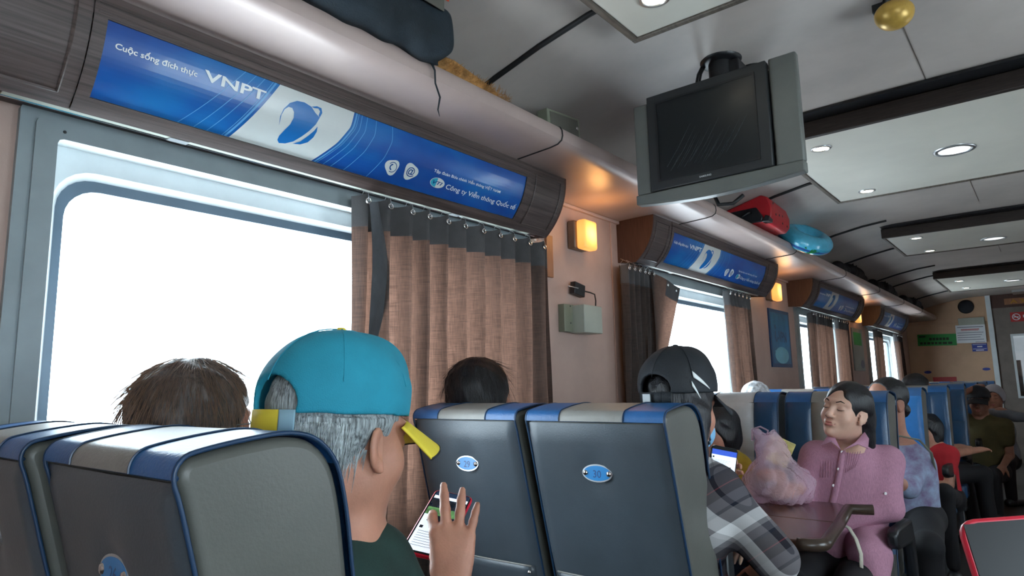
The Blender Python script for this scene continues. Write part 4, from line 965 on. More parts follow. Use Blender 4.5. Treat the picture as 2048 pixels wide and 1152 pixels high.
def hand_sdf(S_, Wp, fwd, back, side, curls=(.3, .3, .35, .4), spread=.06, size=1.0, thumb=(.6, .35), thumb_curl=.3, k=.010):
    """side: direction from the little finger to the thumb"""
    f = V3(*fwd); f /= np.linalg.norm(f); n = V3(*back); n -= f*(n@f); n /= np.linalg.norm(n); sd = np.cross(f, n); sd *= np.sign(sd@V3(*side)) or 1
    W_ = V3(*Wp); off = [.031, .0105, -.0105, -.030]; kl = [.088, .092, .087, .078]; fl = [.072, .080, .074, .058]; ra = [.0092, .0095, .009, .0078]
    for i in range(4):
        K_ = W_+(f*kl[i]+sd*off[i])*size
        S_.cone(W_+sd*off[i]*.55*size+f*.012*size, K_, .0145*size, .0115*size, k*1.6); 
        d = f+sd*(off[i]/.03)*spread; d /= np.linalg.norm(d); p = K_; a = 0; c = curls[i]
        for j, (fr, cc, r0, r1) in enumerate(((.44, .55, 1.08, 1.0), (.32, .85, 1.02, .9), (.24, .6, .9, .72))):
            a += c*cc; dd = d*math.cos(a)-n*math.sin(a); q = p+dd*fl[i]*fr*size; S_.cone(p, q, ra[i]*r0*size, ra[i]*r1*size, .004); p = q
    S_.ell(W_+f*.05*size-n*.004*size, V3(.036, .046, .014)*size, k, np.stack([sd, f, n], 1))
    B = W_+(f*.025+sd*.024-n*.004)*size; d0 = f*math.cos(thumb[0])+sd*math.sin(thumb[0])-n*thumb[1]; d0 /= np.linalg.norm(d0); p1 = B+d0*.042*size
    S_.cone(B, p1, .0155*size, .0115*size, .012); d1 = d0*math.cos(thumb_curl)+(f*.8-n*.4)*math.sin(thumb_curl); d1 /= np.linalg.norm(d1); p2 = p1+d1*.030*size
    S_.cone(p1, p2, .0112*size, .0098*size, .005); d2 = d1+f*.2-n*.15; d2 /= np.linalg.norm(d2); S_.cone(p2, p2+d2*.024*size, .0098*size, .0078*size, .004)
def folds(a=.004, f=26, ph=0):
    return lambda X, Y, Z: a*(np.sin(f*(X*.9+Z*.55)+2.2*np.sin(f*.33*(Y+Z)+ph)+ph)*.6+np.sin(f*1.6*(Y*.8-Z*.7)+ph*2+1.5*np.sin(f*.5*X))*.4)
def person(label, J, skin, top, h=.007, bottom='trouser_black', sleeve=.55, hands=None, female=False, hair=None, faces=False, fold=.004, hem=None, slim=1.0, legs=True, group=None, torso_r=.125, neck_r=.055):
    H = J['head']; nb, pv = V3(*J['neck']), V3(*J['pelvis']); t = thing('person', label, 'person', pv, group=group)
    pts = [H.c, nb, pv]+[V3(*J[k]) for k in ('sl', 'sr', 'el', 'er', 'wl', 'wr')]
    lg = []
    if legs:
        lg = [V3(*J[k]) for k in ('kl', 'kr', 'al', 'ar')]
    ad = (hands or {}).get('extent', .20); lo = np.min(pts, 0)-V3(ad, ad, .16); hi = np.max(pts, 0)+V3(ad, ad, .17)
    S_ = SDF(lo, hi, h); head_sdf(S_, H, female=female)
    k_ = slim; S_.cone(H.p(0, -.022, -.035), nb, neck_r*H.k, (neck_r+.006)*H.k, .03)
    ch = nb*.72+pv*.28; sh = (V3(*J['sl'])-V3(*J['sr'])); sh /= np.linalg.norm(sh)+1e-9
    upv = nb-pv; upv /= np.linalg.norm(upv); fr = np.cross(upv, sh); Rb = np.stack([sh, fr, upv], 1)
    S_.ell(ch, (.155*k_, .095*k_, .17), .05, Rb); S_.ell(pv*.8+nb*.2, (.145*k_, .10*k_, .16), .05, Rb)
    for a, b in (('sl', 'sr'),): S_.cone(J[a], J[b], .046*k_, .046*k_, .05)
    for s in 'lr':
        S_.cone(J['s'+s], J['e'+s], .047*k_, .037*k_, .03); S_.cone(J['e'+s], J['w'+s], .036*k_, .025*k_, .015)
    for s in 'lr':
        hd = (hands or {}).get(s)
        if hd: hand_sdf(S_, J['w'+s], **hd)
        elif hands is None or s not in hands:
            d = V3(*J['w'+s])-V3(*J['e'+s]); d /= np.linalg.norm(d); hand_sdf(S_, J['w'+s], d, (0, -.2, 1) if abs(d[2]) < .8 else (0, 1, 0), (1 if s == 'l' else -1, 0, 0))
    S_.mesh('body', skin, t)
    # shirt
    C_ = SDF(lo, hi, h); e = .012
    C_.ell(ch, (.165*k_, .105*k_, .165), .05, Rb); C_.ell(pv*.75+nb*.25, (.160*k_, .122*k_, .20), .06, Rb); C_.cone(J['sl'], J['sr'], .056*k_, .056*k_, .05); C_.cone(nb-upv*.045, nb+upv*.015, .080*k_, .060*k_, .05)
    for s in 'lr':
        a, b, w = V3(*J['s'+s]), V3(*J['e'+s]), V3(*J['w'+s])
        if sleeve <= 1: C_.cone(a, a+(b-a)*sleeve, .060*k_, .054*k_, .035)
        else: C_.cone(a, b, .060*k_, .050*k_, .035); C_.cone(b, b+(w-b)*(sleeve-1), .049*k_, .042*k_, .02)
    if fold: C_.field(folds(fold, 24, 1.3+len(label)))
    for s in 'lr':       # open sleeve ends cleanly
        pass
    C_.cone(nb+upv*.0, nb+upv*.10, (neck_r+.002)*H.k, (neck_r+.004)*H.k, .006, 's'); C_.cut(nb+upv*.07, upv)
    if hem is not None: C_.cut(pv-upv*hem, -upv)
    C_.mesh('shirt', top, t)
    if legs:
        q = [pv]+lg; lo2 = np.min(q, 0)-.2; hi2 = np.max(q, 0)+.14; hi2[2] = max(hi2[2], pv[2]+.1); T_ = SDF(lo2, hi2, max(h, .010))
        for s in 'lr':
            hp_ = pv+sh*(.075 if s == 'l' else -.075)*k_; T_.cone(hp_, J['k'+s], .085*k_, .062*k_, .03); T_.cone(J['k'+s], J['a'+s], .060*k_, .045*k_, .02)
        T_.ell(pv, (.165*k_, .13*k_, .11), .04, Rb); T_.field(folds(.003, 22, .4)); T_.mesh('trousers', bottom, t)
        for s in 'lr':
            a = V3(*J['a'+s]); f = fr.copy(); f[2] = 0; f /= np.linalg.norm(f)+1e-9; F_ = SDF(a-.18, a+.2, .01); c = a.copy(); c[2] = ZF+.032; F_.cone(c-f*.04, c+f*.13, .038, .034, .02); F_.cone(c, c+V3(0, 0, .05), .04, .042, .02); F_.cut((0, 0, ZF+.002), (0, 0, -1)); F_.mesh('shoe', 'shoe_white' if J.get('shoe') else 'case_black', t)
    if faces: face_parts(H, t)
    return t, H
def hair(t, H, style, m, h=.005, noise=.0035, ext=1.0, under=None):
    S_ = SDF(H.c-.24*ext, H.c+.19*ext, h)
    if style == 'crop':
        H.ell(S_, (0, -.022, .038), (.080, .099, .088), .02); H.ell(S_, (0, -.06, -.02), (.062, .050, .05), .02); H.ell(S_, (0, .10, -.035), (.085, .085, .095), .012, 's')
        for s in (-1, 1): H.ell(S_, (s*.085, .0, -.02), (.022, .028, .034), .008, 's')
    if style == 'bob':      # thick hair to the nape
        H.ell(S_, (0, -.022, .035), (.093, .112, .098), .02); H.ell(S_, (0, -.055, -.045), (.088, .065, .075), .04)
        for s in (-1, 1): H.ell(S_, (s*.062, -.008, -.04), (.030, .045, .07), .03)
        H.ell(S_, (0, .105, -.045), (.070, .085, .10), .012, 's')
    if style == 'long':
        H.ell(S_, (0, -.022, .033), (.083, .103, .086), .02)
        for s in (-1, 1): H.cone(S_, (s*.055, -.03, -.02), (s*.062, -.045, -.20), .040, .030, .03)
        H.cone(S_, (0, -.055, -.02), (0, -.07, -.21), .052, .045, .03); H.ell(S_, (0, .105, -.045), (.074, .085, .10), .012, 's')
    if style == 'parted':   # combed back and to one side, hanging behind the shoulders
        H.ell(S_, (0, -.022, .036), (.083, .103, .090), .02); H.ell(S_, (0, .112, -.022), (.078, .085, .088), .012, 's'); H.ell(S_, (.0, .098, .055), (.030, .03, .035), .02, 's')
        for s in (-1, 1): H.ell(S_, (s*.078, .004, -.015), (.020, .020, .03), .008, 's')
        H.cone(S_, (-.035, -.080, -.01), (-.050, -.13, -.12), .045, .028, .03); H.cone(S_, (-.01, -.08, -.02), (-.02, -.12, -.10), .045, .03, .03)
    if style == 'bun':
        H.ell(S_, (0, -.024, .036), (.081, .101, .089), .02); H.ell(S_, (0, .102, .018), (.090, .094, .108), .010, 's')
        for s in (-1, 1): H.ell(S_, (s*.080, .0, -.018), (.020, .022, .034), .008, 's')
        H.ell(S_, (0, -.10, -.045), (.036, .03, .038), .015)
    S_.field(lambda X, Y, Z: noise*(np.sin(150*(X*H.R[0, 0]+Y*H.R[1, 0])+5*np.sin(16*Z))*.5+np.sin(90*(X-Y)+7*np.sin(12*Z+3*X))*.5))
    if under is not None:      # pressed down by the cap: nothing sticks out above its rim
        K_ = under; E_ = SDF(S_.lo, S_.lo+S_.h*(S_.n-1), S_.h); E_.d = np.full(S_.n, .06, np.float32); K_.ell(E_, (0, -.012, .028), (.081, .103, .086), .0)
        g = [(S_.lo[i]+S_.h*np.arange(S_.n[i])).astype(np.float32) for i in range(3)]; o = K_.p(0, 0, .014); u_ = K_.R[:, 2]
        pl = ((g[0][:, None, None]-o[0])*u_[0]+(g[1][None, :, None]-o[1])*u_[1]+(g[2][None, None, :]-o[2])*u_[2]); n_ = np.minimum(S_.d.shape, E_.d.shape); E_ = E_.d[:n_[0], :n_[1], :n_[2]]
        S_.d[:n_[0], :n_[1], :n_[2]] = np.maximum(S_.d[:n_[0], :n_[1], :n_[2]], np.minimum(E_, pl.astype(np.float32)[:n_[0], :n_[1], :n_[2]]))
    return S_.mesh('hair', m, t)
def strands(t, H, m, n, ln, rad=(.083, .102, .09), c=(0, -.02, .036), region=None, seed=1, r=.00045, fly=.3, down=1.0, lift=1.01, flow=None, under=None):
    rr = random.Random(seed); b = MB(); got = 0; tries = 0
    while got < n and tries < n*20:
        tries += 1; th = rr.uniform(0, 2*math.pi); z = rr.uniform(-.6, 1); q = math.sqrt(max(0, 1-z*z)); d = V3(q*math.cos(th), q*math.sin(th), z)
        if region and not region(d): continue
        got += 1; p = V3(*c)+d*V3(*rad)*lift; tan = V3(d[0]*.3, d[1]*.3, -1.0) if flow is None else V3(*flow(d)); tan = tan-d*(tan@d)*.9; tan /= np.linalg.norm(tan)+1e-6
        pts = []; L_ = ln*rr.uniform(.5, 1.2); jit = V3(rr.gauss(0, .15), rr.gauss(0, .15), rr.gauss(0, .1)); o = rr.uniform(0, fly)
        if under is not None and (H.p(*p)-under.p(0, 0, .008))@under.R[:, 2] > 0: got -= 1; continue
        for k in range(6):
            s = k/5; x = p+tan*L_*s+jit*L_*s*.7+d*(.004+o*.03)*s; e = (x-V3(*c))/V3(*rad); nn = np.linalg.norm(e)
            if nn < 1.01 and x[2] > -.05: x = V3(*c)+(x-V3(*c))*(1.012/nn)
            pts.append(Vector(H.p(*x)))
        b.tube(pts, [r*H.k, r*H.k, r*H.k, r*.9*H.k, r*.7*H.k, r*.3*H.k], 3)
    return b.build('hair_strands', m, t, world=True, recalc=False, kind='stuff', smooth=True)
def cap(t, H, m, mb, label, h=.004, strap='cap_yellow', strap2='cap_pale', tall=.098, arch=True, brim_l=.082, parts=True, group=None):
    c = thing('cap', label, 'cap', H.p(0, 0, .12), group=group); S_ = SDF(H.c-.20, H.c+.21, h)
    H.ell(S_, (0, -.012, .036), (.0905, .1125, tall), .0); H.cone(S_, (0, .045, .075), (0, .05, .085), .052, .045, .03)
    H.ell(S_, (0, -.012, .030), (.0825, .1045, tall-.011), .004, 's')
    up_ = H.R[:, 2]; S_.cut(H.p(0, 0, .018), -up_)
    if arch: H.ell(S_, (0, -.12, .030), (.042, .055, .034), .004, 's')
    S_.field(lambda X, Y, Z: .0009*np.sin(60*X+40*Z)*np.sin(50*Y-30*Z)); S_.mesh('crown', m, c)
    # brim
    b = MB()
    def bf(u, v):
        a = (u-.5)*2.1; x = .086*math.sin(a)*1.02; y0 = -.012+.104*math.cos(a); L_ = brim_l*math.cos(a*.82)**.8 if abs(a) < 1.5 else 0; return Vector(H.p(x*(1+.06*v), y0+L_*v, .026-.012*math.cos(a*1.0)*0-.020*(x/.086)**2-.048*v*(1-.2*math.cos(a))-.008))
    for dz in (0,): b.grid(bf, 24, 8)
    b.build('brim', mb, c, world=True, smooth=True, recalc=False, solid=.003)
    MB().tube([bf(u, 1.0) for u in np.linspace(0, 1, 25)], .0022*H.k, 5).build('brim_piping', 'cap_navy', c, world=True, smooth=True)
    MB().lathe(tuple(H.p(0, -.012, .036+tall)), [(.0005, .005), (.006, .004), (.010, .0), (.010, -.003)], 14, R=Matrix(H.R.tolist())).build('button', strap, c, world=True, smooth=True)
    if arch:
        def band(a0, a1, mm, nm, off=0.0, hh=.010):
            g = MB(); g.grid(lambda u, v: Vector(H.p((.0905+off)*math.sin(a0+(a1-a0)*u), -.012-(.112+off)*math.cos(a0+(a1-a0)*u), -.006+.0275*v)), 10, 2); return g.build(nm, mm, c, world=True, smooth=True, recalc=False, solid=.002)
        band(-.52, .30, strap, 'strap'); band(.28, .50, strap2, 'strap_end', .0015)
    b = MB()
    for a in (0, 1.05, 2.1):
        pts = []
        for k in range(17):
            q = -1.35+2.7*k/16; d = V3(math.sin(q)*math.sin(a), math.sin(q)*math.cos(a), math.cos(q)); pts.append(Vector(H.p(*(V3(0, -.012, .036)+d*V3(.0912, .1132, tall+.0008)))))
        b = MB(); b.tube([p for p in pts if (p-Vector(H.p(0, 0, .05))).dot(Vector(up_)) > 0], .0009*H.k, 4).build('panel_seam', m, c, world=True)
    return c
def seated(hx, hy, hz, yaw, dx=0, lean=.06, w=.19, knee=.42, s=1.0, pit=0.0, rol=0.0, hk=1.0, hyaw=None):
    """joint set of someone sitting, facing direction yaw (0 = +y), head at the given place"""
    f = V3(-math.sin(yaw), math.cos(yaw), 0); l = V3(-f[1], f[0], 0); u = V3(0, 0, 1); hd = V3(hx, hy, hz)
    nb = hd-u*.155*s-f*.02; pv = nb-u*.47*s-f*lean; shp = nb-u*.045*s
    J = dict(head=Head(hd, rotm(yaw if hyaw is None else hyaw, pit, rol), hk), neck=nb, pelvis=pv, sl=shp+l*w*s*.93, sr=shp-l*w*s*.93)
    J['el'] = J['sl']-u*.27*s+f*.08+l*.02; J['er'] = J['sr']-u*.27*s+f*.08-l*.02; J['wl'] = J['el']+f*.22*s+u*.02-l*.06; J['wr'] = J['er']+f*.22*s+u*.02+l*.06
    J['kl'] = pv+f*knee*s+l*.10; J['kr'] = pv+f*knee*s-l*.10; J['al'] = J['kl']+f*.02-u*(J['kl'][2]-ZF-.08); J['ar'] = J['kr']+f*.02-u*(J['kr'][2]-ZF-.08)
    return J
# window side person with brown hair and glasses
J = seated(-1.345, .655, -.066, -.10, lean=.04, hk=1.02)
J['pelvis'] = V3(-1.36, .62, -.68)
t, H = person('person by the window with greying brown hair and glasses, seen from behind', J, 'skin_tan', 'shirt_dark')
hair(t, H, 'bob', 'hair_auburn', noise=.004, ext=1.15)
strands(t, H, 'strand_auburn', 1500, .09, rad=(.094, .113, .10), seed=2, r=.00035, fly=.35, region=lambda d: d[1] < .6)
g = thing('eyeglasses', 'thin metal eyeglasses worn by the person at the window', 'glasses', H.p(0, .1, 0))
MB().tube([Vector(H.p(.072, -.01, .0)), Vector(H.p(.074, .05, .003)), Vector(H.p(.067, .098, .004))], .0016, 6).build('temple', 'seat_steel', g, world=True, smooth=True)
MB().tube([Vector(H.p(-.072, -.01, .0)), Vector(H.p(-.074, .05, .003)), Vector(H.p(-.067, .098, .004))], .0016, 6).build('temple', 'seat_steel', g, world=True, smooth=True)
for s in (-1, 1):
    L_ = [Vector(H.p(s*.036+.029*math.cos(a), .104-.08*(abs(s*.036+.029*math.cos(a))-.03)**1*.4, -.004+.018*math.sin(a))) for a in (2*math.pi*i/20 for i in range(20))]
    MB().tube(L_, .0013, 5, closed=True).build('rim', 'seat_steel', g, world=True, smooth=True)
    MB().add(L_, [tuple(range(20))]).build('lens', 'door_glass', g, world=True)
MB().tube([Vector(H.p(-.009, .106, .0)), Vector(H.p(.009, .106, .0))], .0012, 5).build('bridge', 'seat_steel', g, world=True)

# man with the turquoise cap and phone
hd = at(688, 876, 1.10); yaw = .08
J = seated(hd[0], hd[1], hd[2], yaw, lean=.10, pit=-.14, hk=1.17, w=.2)
nb = at(655, 1045, 1.08); J['neck'] = nb; J['pelvis'] = V3(-.98, .60, -.72)
J['sr'] = at(745, 1128, 1.10); J['sl'] = V3(-1.13, .70, J['sr'][2]+.01)
pTL, pTR = at(872, 978, 1.48), at(947, 994, 1.4605)
pBL = at(800, 1100, 1.0); pBL = pBL*(pTL@(pTR-pTL))/(pBL@(pTR-pTL))
J['wr'] = at(905, 1172, 1.20); J['er'] = at(850, 1260, 1.12); J['wl'] = at(762, 1200, 1.40); J['el'] = V3(-1.15, .86, -.45)
kn = at(905, 1090, 1.23); back_n = -fw
up1 = at(905, 1080, 1.25)-J['wr']
fz = (at(893, 985, 1.28)-J['wr'])
lf_ = at(806, 1072, 1.29)-J['wl']
hands = dict(r=dict(fwd=at(905, 1080, 1.235)-J['wr'], back=-fw-.2*up, side=-rt, curls=(.85, .12, .1, .12), spread=.26, size=1.06, thumb=(.35, 1.1), thumb_curl=.5),
             l=dict(fwd=rt*.45+up*.8, back=fw*.9+up*.1, side=-rt*.8+up*.4, curls=(.9, .9, .9, .9), size=.95, thumb=(.05, -.7), thumb_curl=.1), extent=.16)
t, H = person('elderly man in a turquoise cap and dark green shirt reading his phone', J, 'skin_tan', 'shirt_green', h=.0045, hands=hands, fold=.003, torso_r=.13)
HC = Head(at(682, 856, 1.11), rotm(yaw, -.07, 0), 1.22)
hair(t, H, 'crop', 'hair_grey', h=.004, noise=.0025, under=HC)
strands(t, H, 'strand_grey', 2600, .055, rad=(.080, .099, .088), c=(0, -.022, .034), seed=4, r=.0005, fly=.16, region=lambda d: d[1] < .05 and (d[2] < -.05) and not (abs(d[0]) > .85 and d[1] > -.35), lift=1.0, under=HC)
cap(t, HC, 'cap_teal', 'cap_yellow', 'turquoise baseball cap with yellow brim and yellow back strap worn by the man')
def phone(label, tl, tr, bl, case, screen_rows, thick=.009, inset=.006, group=None):
    tl, tr, bl = map(lambda a: np.array(a, float), (tl, tr, bl)); ex = tr-tl; w = np.linalg.norm(ex); ex /= w; ey = bl-tl; ey -= ex*(ey@ex); h = np.linalg.norm(ey); ey /= h; ez = np.cross(ex, ey); ez = ez if ez@(-fw) > 0 else -ez
    o = thing('phone', label, 'phone', (tl+tr+bl+(tr-tl+bl))/4 if False else (tr+bl)/2, group=group); c = tl
    def P(x, y, z): return c+ex*x+ey*y+ez*z
    def rr(x0, y0, x1, y1, r):
        L_ = []
        for cx_, cy_, a0 in ((x1-r, y1-r, 0), (x0+r, y1-r, 90), (x0+r, y0+r, 180), (x1-r, y0+r, 270)):
            for k in range(5): a = math.radians(a0+22.5*k); L_.append((cx_+r*math.cos(a), cy_+r*math.sin(a)))
        return L_
    def slab(name, L_, z0, z1, m, bev=0):
        n = len(L_); b = MB(); b.add([P(x, y, z0) for x, y in L_]+[P(x, y, z1) for x, y in L_], [(i, (i+1) % n, n+(i+1) % n, n+i) for i in range(n)]+[tuple(range(n))[::-1], tuple(range(n, 2*n))]); return b.build(name, m, o, world=True, bevel=bev)
    slab('case', rr(0, 0, w, h, .012), -thick, 0, case, .0022); slab('bezel', rr(.003, .003, w-.003, h-.003, .010), -.001, .0006, 'phone_black')
    for (nm, x0, y0, x1, y1, m) in screen_rows: slab(nm, [(w*x0, h*y0), (w*x1, h*y0), (w*x1, h*y1), (w*x0, h*y1)], .0002, .0009 if nm == 'screen' else .0012, m)
    return o
phone('red cased phone with page of pictures and text in the hands of the cap man', pTL, pTR, pBL, 'red_case',
      [('screen', .07, .03, .93, .96, 'screen_white'), ('screen_header', .07, .03, .93, .10, 'piping_blue'), ('screen_picture', .07, .15, .93, .30, 'screen_dark'), ('screen_picture', .07, .30, .93, .42, 'screen_green'), ('screen_picture', .2, .42, .93, .52, 'screen_dark'), ('screen_icon', .12, .60, .2, .64, 'screen_dark')]+[('screen_text', .14, .68+.035*k, .88-.1*(k % 3 == 2), .685+.035*k, 'print_grey') for k in range(7)])
# dark haired person behind seat 29
J = seated(-1.60, 1.80, -.035, -.2, hk=1.08, rol=.15, w=.15); J['pelvis'] = V3(-1.50, 1.90, -.68)
t, H = person('person with short black hair beyond the seat with plate 29, only hair and ear showing', J, 'skin_tan', 'shirt_dark', h=.009)
hair(t, H, 'bob', 'hair_black', ext=1.1); strands(t, H, 'strand_black', 500, .07, rad=(.093, .112, .098), seed=9, r=.0005, fly=.3, region=lambda d: d[1] < .6)
# person in navy cap and plaid shirt
hd = at(1366, 815, 1.93); J = seated(hd[0], hd[1], hd[2], -.15, lean=.05, pit=-.12, hk=1.08, w=.2)
J['neck'] = at(1350, 905, 1.90); J['pelvis'] = V3(-.93, 1.84, -.72); J['sr'] = at(1432, 985, 1.83); J['sl'] = J['sr']+V3(-.36, .06, 0); J['er'] = at(1560, 1130, 1.75); J['wr'] = at(1500, 1155, 2.0); J['wl'] = at(1430, 985, 2.25); J['el'] = J['sl']+V3(.02, .22, -.25)
hands = dict(l=dict(fwd=up*.8+rt*.45, back=fw, side=-rt, curls=(.9, .9, .9, .9), thumb=(.2, -.5), thumb_curl=.1))
J['kl'] = V3(-1.05, 2.30, -.73); J['kr'] = V3(-.85, 2.30, -.73); J['al'] = V3(-1.05, 2.32, -1.17); J['ar'] = V3(-.85, 2.32, -1.17)
t, H = person('person with long black hair in navy cap and plaid shirt looking at a phone', J, 'skin_tan', 'plaid', h=.006, hands=hands, sleeve=.93, slim=1.12, fold=.004)
Hc = Head(at(1362, 800, 1.93), rotm(-.12, .0, 0), 1.17); hair(t, H, 'long', 'hair_black', ext=1.3, under=Hc); strands(t, H, 'strand_black', 700, .20, rad=(.083, .103, .086), seed=6, r=.0006, fly=.2, region=lambda d: d[1] < .1 and (d[2] < -.1), under=Hc)
c = cap(t, Hc, 'cap_navy', 'cap_navy', 'navy sports cap with pale side stripes and back buckle worn over long black hair', strap='cap_navy', strap2='cap_navy')
for (a0, z0, l, w) in ((1.05, .062, .45, .008), (1.0, .040, .22, .006)):
    b = MB(); b.grid(lambda u, v: Vector(Hc.p(.0925*math.sin(a0+l*u)*math.cos((z0-.036-.03*u+w*(v-.5)*2*(1-u))/.1), -.012-.1145*math.cos(a0+l*u)*math.cos((z0-.036-.03*u)/.1), z0-.035*u+w*(v-.5)*2*(1-u*.85))), 10, 2).build('side_stripe', 'white_print', c, world=True, smooth=True, recalc=False, solid=.0015)
Rh = Matrix(Hc.R.tolist()); q = Hc.p(-.012, -.129, .008)
ob_ = MB().box((-.013, -.003, -.012), (.013, .003, .012), R=Rh).build('buckle', 'seat_steel', c, bevel=.001); ob_.location = Vector(q)-c.location
MB().tube([Vector(H.p(.0, .098, -.055)), Vector(H.p(.045, .085, -.04)), Vector(H.p(.078, .0, -.03))], .001, 4).build('mask_loop', 'mask_blue', t, world=True)
S_ = SDF(H.c-.2, H.c+.2, .005); H.ell(S_, (0, .062, -.062), (.052, .052, .050), 0); H.ell(S_, (0, .055, -.062), (.048, .05, .052), 0, 's'); m = S_.mesh('face_mask', 'mask_blue', t)
phone('black phone with blue header and a photo on screen held above the plaid sleeve', at(1424, 889, 2.1), at(1477, 899, 2.1), at(1408, 968, 2.08), 'phone_black',
      [('screen', .04, .09, .96, .97, 'screen_white'), ('screen_header', .04, .09, .96, .22, 'screen_blue'), ('screen_picture', .04, .48, .80, .86, 'screen_photo'), ('screen_picture', .55, .48, .80, .70, 'screen_dark'), ('screen_icon', .08, .26, .14, .30, 'screen_dark')]+[('screen_text', .08, .34+.04*k, .8-.1*k, .346+.04*k, 'print_grey') for k in range(3)])
# child leaning behind the phone
hd = at(1433, 864, 2.95); J = seated(hd[0], hd[1], hd[2], math.pi-.3, hk=.92, s=.72, w=.15); J['pelvis'] = V3(hd[0], hd[1]+.05, -.62)
t, H = person('child with dark hair in yellow top behind the black phone, mostly hidden', J, 'skin_tan', 'shirt_yellow', h=.009, slim=.75); hair(t, H, 'bob', 'hair_black')
# grey haired person behind the pale seat
hd = at(1510, 800, 3.95); J = seated(hd[0], hd[1], hd[2]-.02, math.pi, hk=1.05)
t, H = person('elderly person with white hair showing above the pale seat', J, 'skin_pale', 'shirt_grey', h=.009, faces=True); hair(t, H, 'crop', 'hair_white')

# woman in the pink shirt
hd = at(1690, 822, 2.62); yaw = math.pi-.10
J = seated(hd[0], hd[1], hd[2], yaw, lean=-.06, pit=.22, rol=.20, hk=.98, hyaw=math.pi-.30, s=.95)
J['neck'] = at(1712, 905, 2.66); J['sl'] = at(1772, 925, 2.62); J['sr'] = at(1632, 915, 2.74); J['pelvis'] = V3(-.75, 3.0, -.74)
J['el'] = at(1778, 1015, 2.55); J['wl'] = V3(-.86, 2.80, -.60); J['er'] = at(1600, 1000, 2.70); J['wr'] = V3(-.98, 2.78, -.60)
J['kl'] = V3(-.62, 2.52, -.73); J['kr'] = V3(-.80, 2.50, -.72); J['al'] = V3(-.56, 2.45, -1.17); J['ar'] = V3(-.8, 2.43, -1.17)
t, H = person('woman with eyes closed in a pink button shirt leaning back in her seat', J, 'skin_pale', 'shirt_pink', h=.0048, female=True, faces=True, sleeve=1.55, fold=.0065, slim=.97, hem=.10, neck_r=.047)
hair(t, H, 'parted', 'hair_black', h=.004, noise=.002)
from mathutils.bvhtree import BVHTree
def bvh(o):
    off = o.location.copy(); q = o.parent
    while q is not None: off += q.location; q = q.parent
    return BVHTree.FromPolygons([v.co+off for v in o.data.vertices], [tuple(p.vertices) for p in o.data.polygons])
shirt = [c for c in t.children if c.name.startswith('shirt')][0]; BV = bvh(shirt)
def on(px, py, lift=.002, dflt=2.55):
    d = Vector(at(px, py, 1.0)); h = BV.ray_cast(Vector((0, 0, 0)), d)
    return (h[0]-d.normalized()*lift) if h[0] is not None else d*dflt
def patch(name, rows, m, lift=.004, n=8, solid=.003):
    """cloth patch between two rows of photograph points, laid on the shirt"""
    g = MB()
    def fn(u, v):
        A_, B_ = rows; i = u*(len(A_)-1); k = min(int(i), len(A_)-2); f = i-k
        a = np.array(A_[k])*(1-f)+np.array(A_[k+1])*f; b = np.array(B_[k])*(1-f)+np.array(B_[k+1])*f; p = a*(1-v)+b*v; return on(p[0], p[1], lift+.004*math.sin(math.pi*v))
    g.grid(fn, n, 4); return g.build(name, m, t, world=True, smooth=True, recalc=False, solid=solid)
cd = 2.555
def flat(name, P, m):
    g = MB(); n = len(P); g.add([Vector(at(px, py, d)) for px, py, d in P], [tuple(range(n))]); return g.build(name, m, t, world=True, recalc=False, solid=.004, bevel=.001)
flat('collar', [(1666, 862, 2.60), (1652, 876, 2.585), (1641, 891, 2.565), (1662, 883, 2.55), (1682, 900, 2.535), (1672, 880, 2.56)], 'shirt_pink')
flat('collar', [(1729, 864, 2.60), (1738, 878, 2.57), (1736, 897, 2.545), (1716, 889, 2.535), (1686, 900, 2.53), (1710, 885, 2.55)], 'shirt_pink')
patch('placket', ([(1679, 901), (1673, 940), (1662, 990), (1656, 1010)], [(1691, 901), (1686, 940), (1676, 990), (1671, 1010)]), 'shirt_pink', .003, 16)
for k in range(6): MB().tube([on(1645+5*k, 893-.5*k, .0012), on(1643+5.2*k, 925, .0012), on(1640+5.4*k, 955, .0012)], .0014, 5).build('pleat', 'shirt_pink', t, world=True, smooth=True)
for k in range(6): MB().tube([on(1698+5*k, 896-.5*k, .0012), on(1695+4.4*k, 918, .0012), on(1691+3.6*k, 945-2*k, .0012)], .0014, 5).build('pleat', 'shirt_pink', t, world=True, smooth=True)
Rq = Vector(-fw).to_track_quat('Z', 'Y').to_matrix()
for px, py in ((1684, 904), (1677, 938), (1667, 971), (1771, 987)):
    MB().lathe(tuple(on(px, py, .006)), [(.0055, -.002), (.0055, .0015), (.003, .0022), (.0003, .002)], 12, R=Rq).build('button', 'button', t, world=True)
sk = SDF((-1.0, 2.45, -.95), (-.4, 3.15, -.50), .008); sk.cone((-.66, 3.0, -.62), (-.62, 2.85, -.65), .10, .07, .03); sk.cone((-.60, 2.87, -.66), (-.575, 2.74, -.78), .055, .035, .03); sk.cut((0, 0, -.9), (0, 0, -1)); sk.field(folds(.006, 22)); sk.mesh('shirt_tail', 'shirt_pink', t)
MB().tube([at(px, py, d) for px, py, d in ((1680, 1046, 2.50), (1698, 1056, 2.47), (1712, 1078, 2.43), (1722, 1108, 2.40), (1723, 1145, 2.38))], .009, 8, flat=.5).build('lace_hem', 'lace', t, world=True, smooth=True)
